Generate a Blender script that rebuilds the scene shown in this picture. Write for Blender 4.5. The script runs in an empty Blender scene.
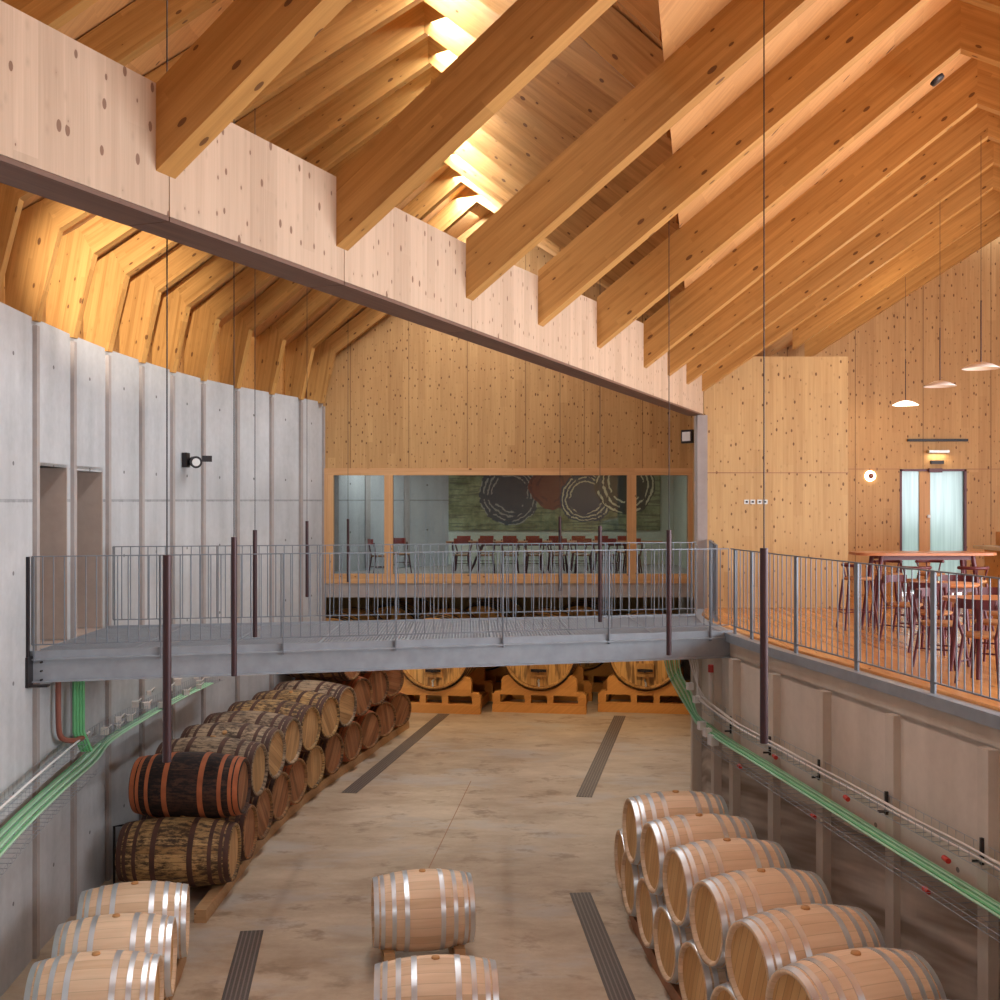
import bpy, math, random
from mathutils import Matrix, Vector
random.seed(7)
K = 1.265                     # size factor of the big 500-litre barrels against common 225-litre ones
H = 4.15*K                    # eye height above the cellar floor; heights below are written relative to the eye
sc = bpy.context.scene
col = sc.collection
# ---------------------------------------------------------------- camera, sky, exposure
cd = bpy.data.cameras.new('camera'); cd.sensor_width = 36; cd.lens = 41.4; cd.clip_end = 200
cam = bpy.data.objects.new('camera', cd); col.objects.link(cam)
cam.location = (0, 0, H); cam.rotation_euler = (math.pi/2, 0, 0); sc.camera = cam
w = bpy.data.worlds.new('sky'); sc.world = w; w.use_nodes = True
bg = w.node_tree.nodes['Background']; bg.inputs[0].default_value = (0.86, 0.93, 1.0, 1); bg.inputs[1].default_value = 3.0
sc.view_settings.view_transform = 'Standard'; sc.view_settings.look = 'None'
sc.view_settings.exposure = 0.2; sc.view_settings.gamma = 1.0; sc.view_settings.use_curve_mapping = False
sc.cycles.max_bounces = 10; sc.cycles.diffuse_bounces = 6; sc.cycles.transparent_max_bounces = 16
sc.cycles.sample_clamp_indirect = 6; sc.cycles.caustics_reflective = False; sc.cycles.caustics_refractive = False

def area_light(name, loc, size, power, color, target=None, size_y=None):
    l = bpy.data.lights.new(name, 'AREA'); l.energy = power; l.color = color; l.shape = 'RECTANGLE'
    l.size = size; l.size_y = size_y or size
    o = bpy.data.objects.new(name, l); col.objects.link(o); o.location = (loc[0], loc[1], loc[2]+H)
    t = Vector(target) - Vector(loc) if target else Vector((0, 0, -1))
    o.rotation_euler = t.to_track_quat('-Z', 'Y').to_euler()
    o['kind'] = 'helper'
    return o
# daylight of the added, unseen back and side glazing, and of the ridge rooflight
area_light('added_back_daylight', (1.0, -5.6, 3.2), 10, 330, (0.88, 0.94, 1.0), (0.2, 8, -0.6), 3.2)
area_light('added_side_daylight', (10.0, 7.6, 0.3), 13, 1120, (0.84, 0.92, 1.0), (0.2, 9.8, 0.7), 2.6)
area_light('rooflight_daylight', (-0.6, 15, 5.9), 0.5, 1550, (0.93, 0.96, 1.0), None, 18).rotation_euler = (0, math.radians(-4), 0)
WARM = (1.0, 0.76, 0.48)

# ---------------------------------------------------------------- node helper and materials
class NT:
    def __init__(s, name):
        s.m = bpy.data.materials.new(name); s.m.use_nodes = True
        s.t = s.m.node_tree; s.b = s.t.nodes['Principled BSDF']; s.out = s.t.nodes['Material Output']
    def n(s, typ, ins=None, **kw):
        x = s.t.nodes.new('ShaderNode' + typ)
        for k, v in kw.items(): setattr(x, k, v)
        for k, v in (ins or {}).items(): s.set(x.inputs[k], v)
        return x
    def set(s, sock, v):
        if isinstance(v, bpy.types.NodeSocket): s.t.links.new(v, sock)
        elif isinstance(v, (tuple, list)) and len(v) == 3 and sock.type == 'RGBA': sock.default_value = (*v, 1)
        else: sock.default_value = v
    def m_(s, op, a, b=0.0, c=0.0, clamp=False):
        x = s.n('Math', operation=op, use_clamp=clamp); s.set(x.inputs[0], a); s.set(x.inputs[1], b); s.set(x.inputs[2], c)
        return x.outputs[0]
    def mix(s, f, a, b, mode='MIX'):
        x = s.n('Mix', data_type='RGBA', blend_type=mode); s.set(x.inputs[0], f); s.set(x.inputs[6], a); s.set(x.inputs[7], b)
        return x.outputs[2]
    def xyz(s, a, b, c): return s.n('CombineXYZ', {0: a, 1: b, 2: c}).outputs[0]
    def noise(s, v, scale, detail=2, rough=0.5): return s.n('TexNoise', {'Vector': v, 'Scale': scale, 'Detail': detail, 'Roughness': rough}).outputs['Fac']
    def ramp(s, f, lo, hi): return s.n('MapRange', {0: f, 1: lo, 2: hi, 3: 0.0, 4: 1.0}).outputs[0]
    def obj(s, rand=True):
        c = s.n('TexCoord').outputs['Object']
        if rand:
            r = s.n('ObjectInfo').outputs['Random']
            o = s.m_('MULTIPLY', r, 31.7)
            c = s.n('VectorMath', {0: c, 1: s.xyz(o, 0.0, 0.0)}, operation='ADD').outputs[0]
        p = s.n('SeparateXYZ', {0: c}); return c, p.outputs[0], p.outputs[1], p.outputs[2]
    def fin(s, color, rough=0.6, metal=0.0, bump=None, spec=0.5, bstr=0.2):
        s.set(s.b.inputs['Base Color'], color); s.set(s.b.inputs['Roughness'], rough); s.set(s.b.inputs['Metallic'], metal)
        s.b.inputs['Specular IOR Level'].default_value = spec
        if bump is not None:
            bn = s.n('Bump', {'Height': bump, 'Strength': bstr, 'Distance': 0.01}); s.t.links.new(bn.outputs[0], s.b.inputs['Normal'])
        return s.m

def plain(name, c, rough=0.5, metal=0.0, var=0.06, emit=None, es=1.0, spec=0.5):
    t = NT(name); co, x, y, z = t.obj()
    f = t.noise(co, 6, 3)
    m = t.fin(t.mix(f, tuple(min(1, v*(1-var*2)) for v in c), tuple(min(1, v*(1+var)) for v in c)), rough, metal, spec=spec)
    if emit: t.b.inputs['Emission Color'].default_value = (*emit, 1); t.b.inputs['Emission Strength'].default_value = es
    return m

def wood(name, lo, hi, grain='X', lam=0.04, knots=1.0, rough=0.55, jx=None, jz=None, ksize=0.055, kcol=(0.12, 0.045, 0.015), rand=True, tone=0.28, kden=(2.6, 5.0), coat=False):
    t = NT(name); co, x, y, z = t.obj(rand)
    g, a, b = (x, z, y) if grain == 'X' else (z, x, y)
    if grain == 'Y': g, a, b = y, x, z
    li = t.m_('FLOOR', t.m_('DIVIDE', a, lam))
    seg = t.m_('FLOOR', t.m_('ADD', t.m_('MULTIPLY', g, 0.45), t.m_('MULTIPLY', li, 0.37)))
    wn = t.n('TexWhiteNoise', {'Vector': t.xyz(li, seg, 0.0)}, noise_dimensions='3D').outputs['Value']
    ab = t.m_('ADD', a, t.m_('MULTIPLY', b, 0.8))
    st = t.noise(t.xyz(t.m_('MULTIPLY', g, 0.9), t.m_('MULTIPLY', ab, 22.0), li), 1.0, 3, 0.6)
    st2 = t.noise(t.xyz(t.m_('MULTIPLY', g, 2.5), t.m_('MULTIPLY', ab, 110.0), 0.0), 1.0, 2)
    f = t.m_('ADD', t.m_('MULTIPLY', wn, tone), t.m_('ADD', t.m_('MULTIPLY', st, 0.95), t.m_('MULTIPLY', st2, 0.3)))
    f = t.ramp(f, 0.25, 1.2)
    c = t.mix(f, lo, hi)
    if knots:
        v = t.n('TexVoronoi', {'Vector': t.xyz(t.m_('MULTIPLY', g, kden[0]), t.m_('MULTIPLY', ab, kden[1]), 0.0), 'Scale': 1.0, 'Randomness': 1.0}, voronoi_dimensions='2D')
        rr = t.n('SeparateXYZ', {0: v.outputs['Color']})
        size = t.m_('MULTIPLY', rr.outputs[0], ksize*1.6)
        d = v.outputs['Distance']
        k = t.m_('MULTIPLY', t.m_('LESS_THAN', d, size), t.m_('LESS_THAN', rr.outputs[1], 0.75*knots))
        halo = t.m_('SUBTRACT', 1.0, t.ramp(d, 0.0, 0.16), clamp=True)
        c = t.mix(t.m_('MULTIPLY', halo, 0.35*knots), c, tuple(v_*0.72 for v_ in lo))
        c = t.mix(t.m_('MULTIPLY', k, 0.85), c, kcol)
    for (cc, sp, w_) in ((x, jx, 0.008), (z, jz, 0.01)):
        if sp:
            fr = t.m_('PINGPONG', cc, sp/2)
            c = t.mix(t.m_('MULTIPLY', t.m_('LESS_THAN', fr, w_), 0.65), c, (0.10, 0.045, 0.015))
    m = t.fin(c, rough, 0, st2, bstr=0.08, spec=0.3)
    if coat: t.b.inputs['Coat Weight'].default_value = 0.4; t.b.inputs['Coat Roughness'].default_value = 0.12
    return m

def concrete(name, lo, hi, rough=0.75, board=False, joint=None, holes=True):
    t = NT(name); co, x, y, z = t.obj(False)
    n1 = t.noise(co, 0.8, 4, 0.6); n2 = t.noise(co, 9, 4, 0.65); n3 = t.noise(t.xyz(t.m_('MULTIPLY', x, 3.0), t.m_('MULTIPLY', y, 3.0), t.m_('MULTIPLY', z, 0.4)), 1.0, 3)
    f = t.m_('ADD', t.m_('MULTIPLY', n1, 0.55), t.m_('ADD', t.m_('MULTIPLY', n2, 0.3), t.m_('MULTIPLY', n3, 0.5)))
    c = t.mix(t.ramp(f, 0.35, 1.0), lo, hi)
    uv = t.n('SeparateXYZ', {0: t.n('UVMap').outputs[0]}); u, v = uv.outputs[0], uv.outputs[1]
    if board:   # lower pour, cast with darker oiled boards set on the slant
        low = t.m_('LESS_THAN', t.m_('ADD', z, t.m_('MULTIPLY', n1, 0.12)), 1.95)
        bd = t.noise(t.xyz(t.m_('MULTIPLY', u, 0.8), t.m_('MULTIPLY', t.m_('ADD', z, t.m_('MULTIPLY', u, 0.22)), 6.0), 0.0), 1.0, 2)
        c = t.mix(t.m_('MULTIPLY', low, t.ramp(bd, 0.3, 0.65)), c, tuple(q*0.55 for q in (lo[0], lo[1]*0.92, lo[2]*0.86)))
    if joint is not None:
        dz = t.m_('ABSOLUTE', t.m_('SUBTRACT', t.m_('ADD', z, t.m_('MULTIPLY', n2, 0.015)), joint+H))
        c = t.mix(t.m_('MULTIPLY', t.m_('LESS_THAN', dz, 0.018), t.m_('MULTIPLY', n2, 1.0)), c, tuple(q*0.45 for q in lo))
        st = t.m_('MULTIPLY', t.m_('SUBTRACT', 1.0, t.ramp(dz, 0.0, 0.5), clamp=True), t.ramp(n2, 0.45, 0.7))
        c = t.mix(t.m_('MULTIPLY', st, 0.35), c, tuple(q*0.7 for q in lo))
    if holes:
        du = t.m_('MULTIPLY', t.m_('SUBTRACT', t.m_('FRACT', u), 0.5), 1.2)
        dv = t.m_('SUBTRACT', t.m_('PINGPONG', t.m_('ADD', v, 0.35), 0.6), 0.0)
        r = t.m_('SQRT', t.m_('ADD', t.m_('MULTIPLY', du, du), t.m_('MULTIPLY', dv, dv)))
        c = t.mix(t.m_('MULTIPLY', t.m_('LESS_THAN', r, 0.024), 0.8), c, (0.09, 0.085, 0.08))
    return t.fin(c, rough, 0, n2, bstr=0.1, spec=0.3)

M = {}
M['rafter'] = wood('larch_glulam', (0.30, 0.135, 0.032), (0.60, 0.33, 0.105), 'X', 0.045, 0.7, tone=0.35, kden=(2.6, 6.0), ksize=0.07)
M['ceiling'] = wood('spruce_ceiling', (0.42, 0.20, 0.07), (0.74, 0.42, 0.18), 'X', 0.2, 0.5)
M['beam'] = wood('whitewood_beam', (0.43, 0.305, 0.21), (0.65, 0.49, 0.36), 'Z', 0.14, 0.9, tone=0.4, kden=(5, 9), ksize=0.085, kcol=(0.2, 0.10, 0.06), rand=False)
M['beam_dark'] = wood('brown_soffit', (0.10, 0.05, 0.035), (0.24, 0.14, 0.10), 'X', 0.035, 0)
M['panel'] = wood('spruce_panel', (0.37, 0.19, 0.068), (0.59, 0.36, 0.155), 'Z', 0.16, 1.0, jx=1.25, tone=0.35, kden=(5, 9.5), ksize=0.1, rand=False)
M['panel_box'] = wood('spruce_box_panel', (0.42, 0.24, 0.09), (0.65, 0.43, 0.195), 'Z', 0.16, 1.0, tone=0.3, kden=(4.5, 8), ksize=0.08, rand=False)
M['frame'] = wood('spruce_frame', (0.48, 0.245, 0.10), (0.70, 0.41, 0.20), 'X', 0.3, 0.4)
M['parquet'] = wood('oiled_parquet', (0.44, 0.17, 0.05), (0.74, 0.36, 0.12), 'Y', 0.09, 0.2, rough=0.25, tone=0.5, coat=True)
M['conc'] = concrete('pale_concrete', (0.33, 0.332, 0.34), (0.60, 0.605, 0.615), joint=0.0)
M['conc_rib'] = concrete('rough_concrete_rib', (0.26, 0.225, 0.21), (0.47, 0.42, 0.40), holes=False)
M['conc_r'] = concrete('warm_concrete', (0.46, 0.39, 0.325), (0.70, 0.61, 0.525), board=True)
M['conc_rib_r'] = concrete('warm_concrete_rib', (0.44, 0.375, 0.31), (0.64, 0.56, 0.48), holes=False)
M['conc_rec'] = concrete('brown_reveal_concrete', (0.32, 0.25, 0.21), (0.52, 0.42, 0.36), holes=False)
M['steel'] = plain('galvanised_steel', (0.34, 0.37, 0.41), 0.45, 0.35, 0.15)
M['rail'] = plain('painted_grey_steel', (0.20, 0.22, 0.25), 0.45, 0.3, 0.12)
M['hoop'] = plain('zinc_hoop', (0.70, 0.73, 0.76), 0.33, 0.75, 0.12)
M['rust'] = plain('rusty_hoop', (0.11, 0.05, 0.035), 0.7, 0.3, 0.4)
M['rust_red'] = plain('red_hoop', (0.52, 0.15, 0.055), 0.7, 0.1, 0.25)
M['black'] = plain('black_iron', (0.025, 0.02, 0.022), 0.5, 0.3)
M['tube'] = plain('dark_bronze_tube', (0.055, 0.025, 0.028), 0.4, 0.4)
M['maroon'] = plain('maroon_lacquer', (0.105, 0.013, 0.018), 0.45)
M['seat'] = wood('walnut_seat', (0.30, 0.12, 0.05), (0.50, 0.24, 0.10), 'X', 0.08, 0)
M['tabletop'] = wood('red_wood_tabletop', (0.40, 0.13, 0.05), (0.60, 0.24, 0.10), 'X', 0.09, 0, rough=0.3)
M['green'] = plain('green_cable', (0.16, 0.50, 0.22), 0.45)
M['green_pale'] = plain('pale_green_cable', (0.42, 0.68, 0.46), 0.45)
M['white'] = plain('white_plastic', (0.78, 0.76, 0.74), 0.45)
M['white_pipe'] = plain('off_white_pipe', (0.66, 0.60, 0.56), 0.5)
M['red'] = plain('red_plastic', (0.5, 0.03, 0.02), 0.4)
M['copper'] = plain('red_brown_conduit', (0.28, 0.09, 0.06), 0.5)
M['bung'] = plain('cork_bung', (0.50, 0.25, 0.09), 0.7)
M['shade'] = plain('enamel_shade', (0.80, 0.74, 0.70), 0.35, emit=(1, 0.85, 0.72), es=0.0)
M['shade_on'] = plain('glowing_shade', (0.9, 0.85, 0.8), 0.4, emit=(1, 0.9, 0.8), es=1.6)
M['glow'] = plain('lamp_diffuser', (0.9, 0.85, 0.7), 0.4, emit=(1, 0.85, 0.55), es=5.0)
M['plate'] = plain('steel_switch_plate', (0.55, 0.54, 0.50), 0.4, 0.4)
M['redseat'] = plain('red_leather', (0.50, 0.07, 0.05), 0.25)
M['cellarwall'] = plain('ochre_plaster', (0.26, 0.16, 0.06), 0.8, 0, 0.2)
M['whitewall'] = plain('pale_plaster', (0.55, 0.55, 0.44), 0.8, 0, 0.06)

def barrel_mat(name, lo, hi, dirt=0.0, dirtcol=(0.03, 0.02, 0.015), rough=0.6, staves=26, gap=0.2, axial=1.5):
    t = NT(name); co, x, y, z = t.obj(False)
    ang = t.m_('ARCTAN2', y, z); an = t.m_('MULTIPLY', t.m_('ADD', t.m_('DIVIDE', ang, 2*math.pi), 0.5), float(staves))
    r = t.n('ObjectInfo').outputs['Random']
    idx = t.m_('FLOOR', an); fr = t.m_('FRACT', an)
    wn = t.n('TexWhiteNoise', {'Vector': t.xyz(idx, r, 0.0)}, noise_dimensions='3D').outputs['Value']
    off = t.n('VectorMath', {0: co, 1: t.xyz(t.m_('MULTIPLY', r, 50.0), 0.0, 0.0)}, operation='ADD').outputs[0]
    st = t.noise(t.xyz(t.m_('ADD', t.m_('MULTIPLY', x, 2.0), t.m_('MULTIPLY', r, 9.0)), t.m_('MULTIPLY', an, 2.3), 0.0), 1.0, 3)
    c = t.mix(t.ramp(t.m_('ADD', t.m_('MULTIPLY', wn, 0.5), t.m_('MULTIPLY', st, 0.6)), 0.2, 0.9), lo, hi)
    e = t.m_('LESS_THAN', t.m_('PINGPONG', an, 0.5), 0.035)
    c = t.mix(t.m_('MULTIPLY', e, gap), c, tuple(q*0.25 for q in lo))
    if dirt:
        d = t.noise(t.xyz(t.m_('ADD', t.m_('MULTIPLY', x, 7.0), t.m_('MULTIPLY', r, 77.0)), t.m_('MULTIPLY', an, 2.2), 0.0), 1.0, 5, 0.75)
        d2 = t.noise(off, 2.2, 3)
        c = t.mix(t.ramp(t.m_('ADD', t.m_('MULTIPLY', d, 0.75), t.m_('MULTIPLY', d2, 0.35)), 0.62-dirt*0.22, 0.72-dirt*0.18), c, dirtcol)
    return t.fin(c, rough, 0, st, bstr=0.1, spec=0.3)
M['oak'] = barrel_mat('new_oak_staves', (0.54, 0.36, 0.22), (0.76, 0.56, 0.385), gap=0.25)
M['oak_old'] = barrel_mat('weathered_staves', (0.30, 0.16, 0.055), (0.58, 0.37, 0.16), dirt=0.55, dirtcol=(0.06, 0.035, 0.02), gap=0.9)
M['oak_grey'] = barrel_mat('greyed_staves', (0.27, 0.18, 0.11), (0.46, 0.33, 0.21), dirt=0.5, dirtcol=(0.07, 0.045, 0.03), gap=0.9)
M['oak_brown'] = barrel_mat('brown_staves', (0.20, 0.09, 0.035), (0.36, 0.18, 0.07), dirt=0.4, dirtcol=(0.05, 0.025, 0.015), gap=0.8)
M['oak_black'] = barrel_mat('blackened_staves', (0.05, 0.022, 0.016), (0.11, 0.05, 0.03), dirt=0.7, dirtcol=(0.014, 0.01, 0.01), gap=0.6)
def head_mat(name, lo, hi, stain=0.0, w_=0.09, vert=False):
    t = NT(name); co, x, y, z = t.obj(False)
    r = t.n('ObjectInfo').outputs['Random']
    yy = t.m_('ADD', y if vert else t.m_('ADD', y, t.m_('MULTIPLY', z, 0.35)), 5.0)
    idx = t.m_('FLOOR', t.m_('DIVIDE', yy, w_))
    wn = t.n('TexWhiteNoise', {'Vector': t.xyz(idx, r, 0.0)}, noise_dimensions='3D').outputs['Value']
    st = t.noise(t.xyz(t.m_('MULTIPLY', yy, 25.0), t.m_('MULTIPLY', z, 1.5), t.m_('MULTIPLY', r, 30.0)), 1.0, 3)
    c = t.mix(t.ramp(t.m_('ADD', t.m_('MULTIPLY', wn, 0.5), t.m_('MULTIPLY', st, 0.6)), 0.2, 0.95), lo, hi)
    e = t.m_('LESS_THAN', t.m_('PINGPONG', yy, w_/2), 0.003)
    c = t.mix(t.m_('MULTIPLY', e, 0.6), c, tuple(q*0.3 for q in lo))
    if stain:
        d = t.noise(t.xyz(t.m_('MULTIPLY', yy, 9.0), t.m_('MULTIPLY', z, 1.2), t.m_('MULTIPLY', r, 30.0)), 1.0, 3)
        c = t.mix(t.m_('MULTIPLY', t.ramp(d, 0.5, 0.62), stain), c, (0.09, 0.04, 0.02))
    return t.fin(c, 0.6, 0, spec=0.3)
M['head'] = head_mat('new_oak_head', (0.50, 0.27, 0.10), (0.68, 0.42, 0.19))
M['head_old'] = head_mat('old_tan_head', (0.40, 0.22, 0.09), (0.62, 0.38, 0.18), 0.3)
M['head_red'] = head_mat('old_red_head', (0.26, 0.10, 0.045), (0.42, 0.20, 0.09), 0.5)
M['vathead'] = head_mat('vat_head', (0.52, 0.27, 0.08), (0.78, 0.47, 0.17), 0.75, 0.1, True)
M['vatstave'] = barrel_mat('vat_staves', (0.36, 0.17, 0.05), (0.55, 0.30, 0.10), staves=40, gap=0.5)
M['saddle'] = wood('varnished_saddle', (0.50, 0.21, 0.05), (0.78, 0.38, 0.11), 'X', 0.2, 0.3)
M['rack'] = wood('rack_timber', (0.34, 0.19, 0.09), (0.56, 0.35, 0.18), 'X', 0.1, 0.3)
M['rack_red'] = wood('red_rack_timber', (0.24, 0.10, 0.05), (0.40, 0.19, 0.10), 'X', 0.1, 0)

def floor_mat():
    t = NT('polished_concrete_floor'); co, x, y, z = t.obj(False)
    n1 = t.noise(co, 0.35, 5, 0.6); n2 = t.noise(t.xyz(t.m_('MULTIPLY', x, 1.0), t.m_('MULTIPLY', y, 1.9), 3.0), 0.9, 6, 0.68); n3 = t.noise(co, 14, 4, 0.7)
    f = t.m_('ADD', t.m_('MULTIPLY', n1, 0.5), t.m_('ADD', t.m_('MULTIPLY', n2, 0.6), t.m_('MULTIPLY', n3, 0.2)))
    c = t.mix(t.ramp(f, 0.45, 0.85), (0.30, 0.205, 0.13), (0.60, 0.485, 0.36))
    n4 = t.noise(t.xyz(t.m_('MULTIPLY', x, 0.5), t.m_('MULTIPLY', y, 0.9), 9.0), 1.0, 4, 0.6)
    c = t.mix(t.m_('MULTIPLY', t.ramp(n4, 0.52, 0.66), 0.55), c, (0.42, 0.41, 0.40))
    n5 = t.noise(t.xyz(t.m_('MULTIPLY', x, 1.2), t.m_('MULTIPLY', y, 1.6), 21.0), 1.3, 4, 0.7)
    c = t.mix(t.m_('MULTIPLY', t.ramp(n5, 0.56, 0.68), 0.6), c, (0.20, 0.125, 0.075))
    return t.fin(c, t.m_('ADD', 0.30, t.m_('MULTIPLY', n3, 0.35)), 0, n3, bstr=0.05, spec=0.35)
M['floor'] = floor_mat()
def grate_mat(name, c, a, b, sx, sy):
    t = NT(name); co, x, y, z = t.obj(False)
    fx = t.m_('LESS_THAN', t.m_('PINGPONG', x, sx/2), sx*0.16); fy = t.m_('LESS_THAN', t.m_('PINGPONG', y, sy/2), sy*0.16)
    f = t.m_('MAXIMUM', fx, fy)
    return t.fin(t.mix(f, a, b), 0.5, c)
M['drain'] = grate_mat('drain_grate', 0.2, (0.05, 0.04, 0.035), (0.20, 0.16, 0.14), 0.02, 0.05)
# glass
t = NT('window_glass'); tr = t.n('BsdfTransparent', {0: (0.80, 0.86, 0.90)}); gl = t.n('BsdfGlossy', {0: (0.9, 0.95, 1.0), 'Roughness': 0.02})
fr = t.n('Fresnel', {'IOR': 1.5}); mx = t.n('MixShader', {0: fr.outputs[0], 1: tr.outputs[0], 2: gl.outputs[0]})
t.t.links.new(mx.outputs[0], t.out.inputs[0]); M['glass'] = t.m
t = NT('opal_glass'); co, x, y, z = t.obj(False)
st = t.noise(t.xyz(t.m_('MULTIPLY', x, 22.0), y, t.m_('MULTIPLY', z, 0.7)), 1.0, 2)
tl = t.n('BsdfTranslucent', {0: t.mix(st, (0.30, 0.37, 0.36), (0.66, 0.74, 0.70))}); gl = t.n('BsdfGlossy', {'Roughness': 0.2})
mx = t.n('MixShader', {0: 0.06, 1: tl.outputs[0], 2: gl.outputs[0]}); t.t.links.new(mx.outputs[0], t.out.inputs[0]); M['opal'] = t.m
# abstract mural: loose broken rings and colour fields on canvas
def mural_mat():
    t = NT('abstract_mural'); co, x, y, z = t.obj(False)
    n = t.noise(co, 1.6, 5, 0.7)
    c = t.mix(t.ramp(n, 0.4, 0.6), (0.10, 0.12, 0.05), (0.30, 0.31, 0.16))
    lines = t.m_('GREATER_THAN', t.noise(t.xyz(t.m_('MULTIPLY', x, 1.0), 0.0, t.m_('MULTIPLY', z, 16.0)), 1.0, 3), 0.55)
    c = t.mix(t.m_('MULTIPLY', lines, 0.5), c, (0.03, 0.03, 0.03))
    for (cx, cz, R, fill, linec, den) in ((1.25, 0.55, 0.85, (0.03, 0.045, 0.07), (0.30, 0.30, 0.26), 9), (2.4, 0.75, 0.62, (0.20, 0.045, 0.03), (0.12, 0.03, 0.03), 6), (3.35, 0.45, 0.72, (0.02, 0.04, 0.08), (0.62, 0.55, 0.36), 10), (4.45, 0.85, 0.85, (0.035, 0.035, 0.03), (0.70, 0.62, 0.40), 7)):
        dx = t.m_('SUBTRACT', x, cx); dz = t.m_('SUBTRACT', z, cz)
        r = t.m_('SQRT', t.m_('ADD', t.m_('MULTIPLY', dx, dx), t.m_('MULTIPLY', dz, dz)))
        r = t.m_('ADD', r, t.m_('MULTIPLY', t.m_('SUBTRACT', n, 0.5), 0.35))
        ins = t.m_('LESS_THAN', r, R)
        c = t.mix(t.m_('MULTIPLY', ins, 0.93), c, fill)
        ring = t.m_('MULTIPLY', t.m_('GREATER_THAN', t.m_('SINE', t.m_('MULTIPLY', r, den*6.0)), 0.45), t.m_('MULTIPLY', ins, t.m_('GREATER_THAN', r, R*0.55)))
        brk = t.m_('GREATER_THAN', t.noise(co, 3.2, 3), 0.45)
        c = t.mix(t.m_('MULTIPLY', ring, brk), c, linec)
    return t.fin(c, 0.6)
M['mural'] = mural_mat()

# ---------------------------------------------------------------- mesh helpers
W = {}
def V3(p): return Vector((p[0], p[1], p[2]))
class MB:
    SC = 1.0
    def __init__(s): s.v = []; s.f = []; s.sm = []; s.mi = []
    def add(s, vs, fs, smooth=False, mi=0):
        k = len(s.v); s.v += [tuple(v) for v in vs]; s.f += [tuple(i+k for i in f) for f in fs]; s.sm += [smooth]*len(fs); s.mi += [mi]*len(fs)
        return s
    def box(s, c, d, rz=0.0, mi=0):
        x, y, z = d[0]/2, d[1]/2, d[2]/2; ca, sa = math.cos(rz), math.sin(rz)
        vs = [(c[0]+a*x*ca-b*y*sa, c[1]+a*x*sa+b*y*ca, c[2]+e*z) for a, b, e in ((-1,-1,-1),(1,-1,-1),(1,1,-1),(-1,1,-1),(-1,-1,1),(1,-1,1),(1,1,1),(-1,1,1))]
        return s.add(vs, [(0,3,2,1),(4,5,6,7),(0,1,5,4),(1,2,6,5),(2,3,7,6),(3,0,4,7)], mi=mi)
    def bar(s, p, q, w_, h_, mi=0):          # straight bar, w across, h up
        p, q = V3(p), V3(q); d = (q-p).normalized(); up = Vector((0,0,1)) if abs(d.z) < 0.95 else Vector((0,1,0))
        sx = d.cross(up).normalized(); uz = sx.cross(d).normalized(); vs = []
        for e in (p, q):
            for a, b in ((-1,-1),(1,-1),(1,1),(-1,1)): vs.append(e + sx*a*w_/2 + uz*b*h_/2)
        return s.add(vs, [(0,3,2,1),(4,5,6,7),(0,1,5,4),(1,2,6,5),(2,3,7,6),(3,0,4,7)], mi=mi)
    def tube(s, pts, r, n=8, r2=None, closed=False):
        pts = [V3(p) for p in pts]; m = len(pts); vs = []; prev = None
        for i, p in enumerate(pts):
            d = (pts[min(i+1, m-1)] - pts[max(i-1, 0)]).normalized()
            if prev is None: a = d.cross(Vector((0,0,1)) if abs(d.z) < 0.9 else Vector((1,0,0))).normalized()
            else: a = (prev - d*prev.dot(d)).normalized()
            prev = a; b = d.cross(a); rr = r if r2 is None else r + (r2-r)*i/(m-1)
            for k in range(n): t_ = 2*math.pi*k/n; vs.append(p + a*math.cos(t_)*rr + b*math.sin(t_)*rr)
        fs = [(i*n+k, i*n+(k+1) % n, (i+1)*n+(k+1) % n, (i+1)*n+k) for i in range(m-1) for k in range(n)]
        s.add(vs, fs, True)
        s.add([vs[k] for k in range(n)], [tuple(range(n))[::-1]]); s.add([vs[(m-1)*n+k] for k in range(n)], [tuple(range(n))])
        return s
    def lathe(s, prof, n=32, axis='X', smooth=True, cap=False):   # prof: (along, radius)
        vs = []
        for (x, r) in prof:
            for k in range(n):
                t_ = 2*math.pi*k/n; a, b = r*math.cos(t_), r*math.sin(t_)
                vs.append((x, a, b) if axis == 'X' else (a, b, x))
        fs = [(i*n+k, (i+1)*n+k, (i+1)*n+(k+1) % n, i*n+(k+1) % n) for i in range(len(prof)-1) for k in range(n)]
        s.add(vs, fs, smooth)
        if cap:
            s.add(vs[:n], [tuple(range(n))]); s.add(vs[-n:], [tuple(range(n))[::-1]])
        return s
    def poly(s, pts2, thick, f):             # extrude a planar outline; f(a,b,t) -> 3D
        n = len(pts2); vs = [f(a, b, -thick/2) for a, b in pts2] + [f(a, b, thick/2) for a, b in pts2]
        return s.add(vs, [tuple(range(n))[::-1], tuple(range(n, 2*n))] + [(i, (i+1) % n, n+(i+1) % n, n+i) for i in range(n)])
    def build(s, name, mat, parent=None, Mx=None, raw=False, **tags):
        Mx = Mx or Matrix.Identity(4)
        vs = s.v if MB.SC == 1.0 else [tuple(c*MB.SC for c in v) for v in s.v]
        if not raw:
            inv = Mx.inverted(); vs = [inv @ Vector(v) for v in s.v]
        me = bpy.data.meshes.new(name); me.from_pydata([tuple(v) for v in vs], [], s.f); me.update()
        for p, q, mi in zip(me.polygons, s.sm, s.mi): p.use_smooth = q; p.material_index = mi
        for m_ in (mat if isinstance(mat, list) else [mat]): me.materials.append(m_)
        o = bpy.data.objects.new(name, me); col.objects.link(o); W[o] = Mx
        o.parent = parent; o.matrix_basis = (W[parent].inverted() @ Mx) if parent else Mx
        for k, v in tags.items(): o[k] = v
        return o
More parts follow.
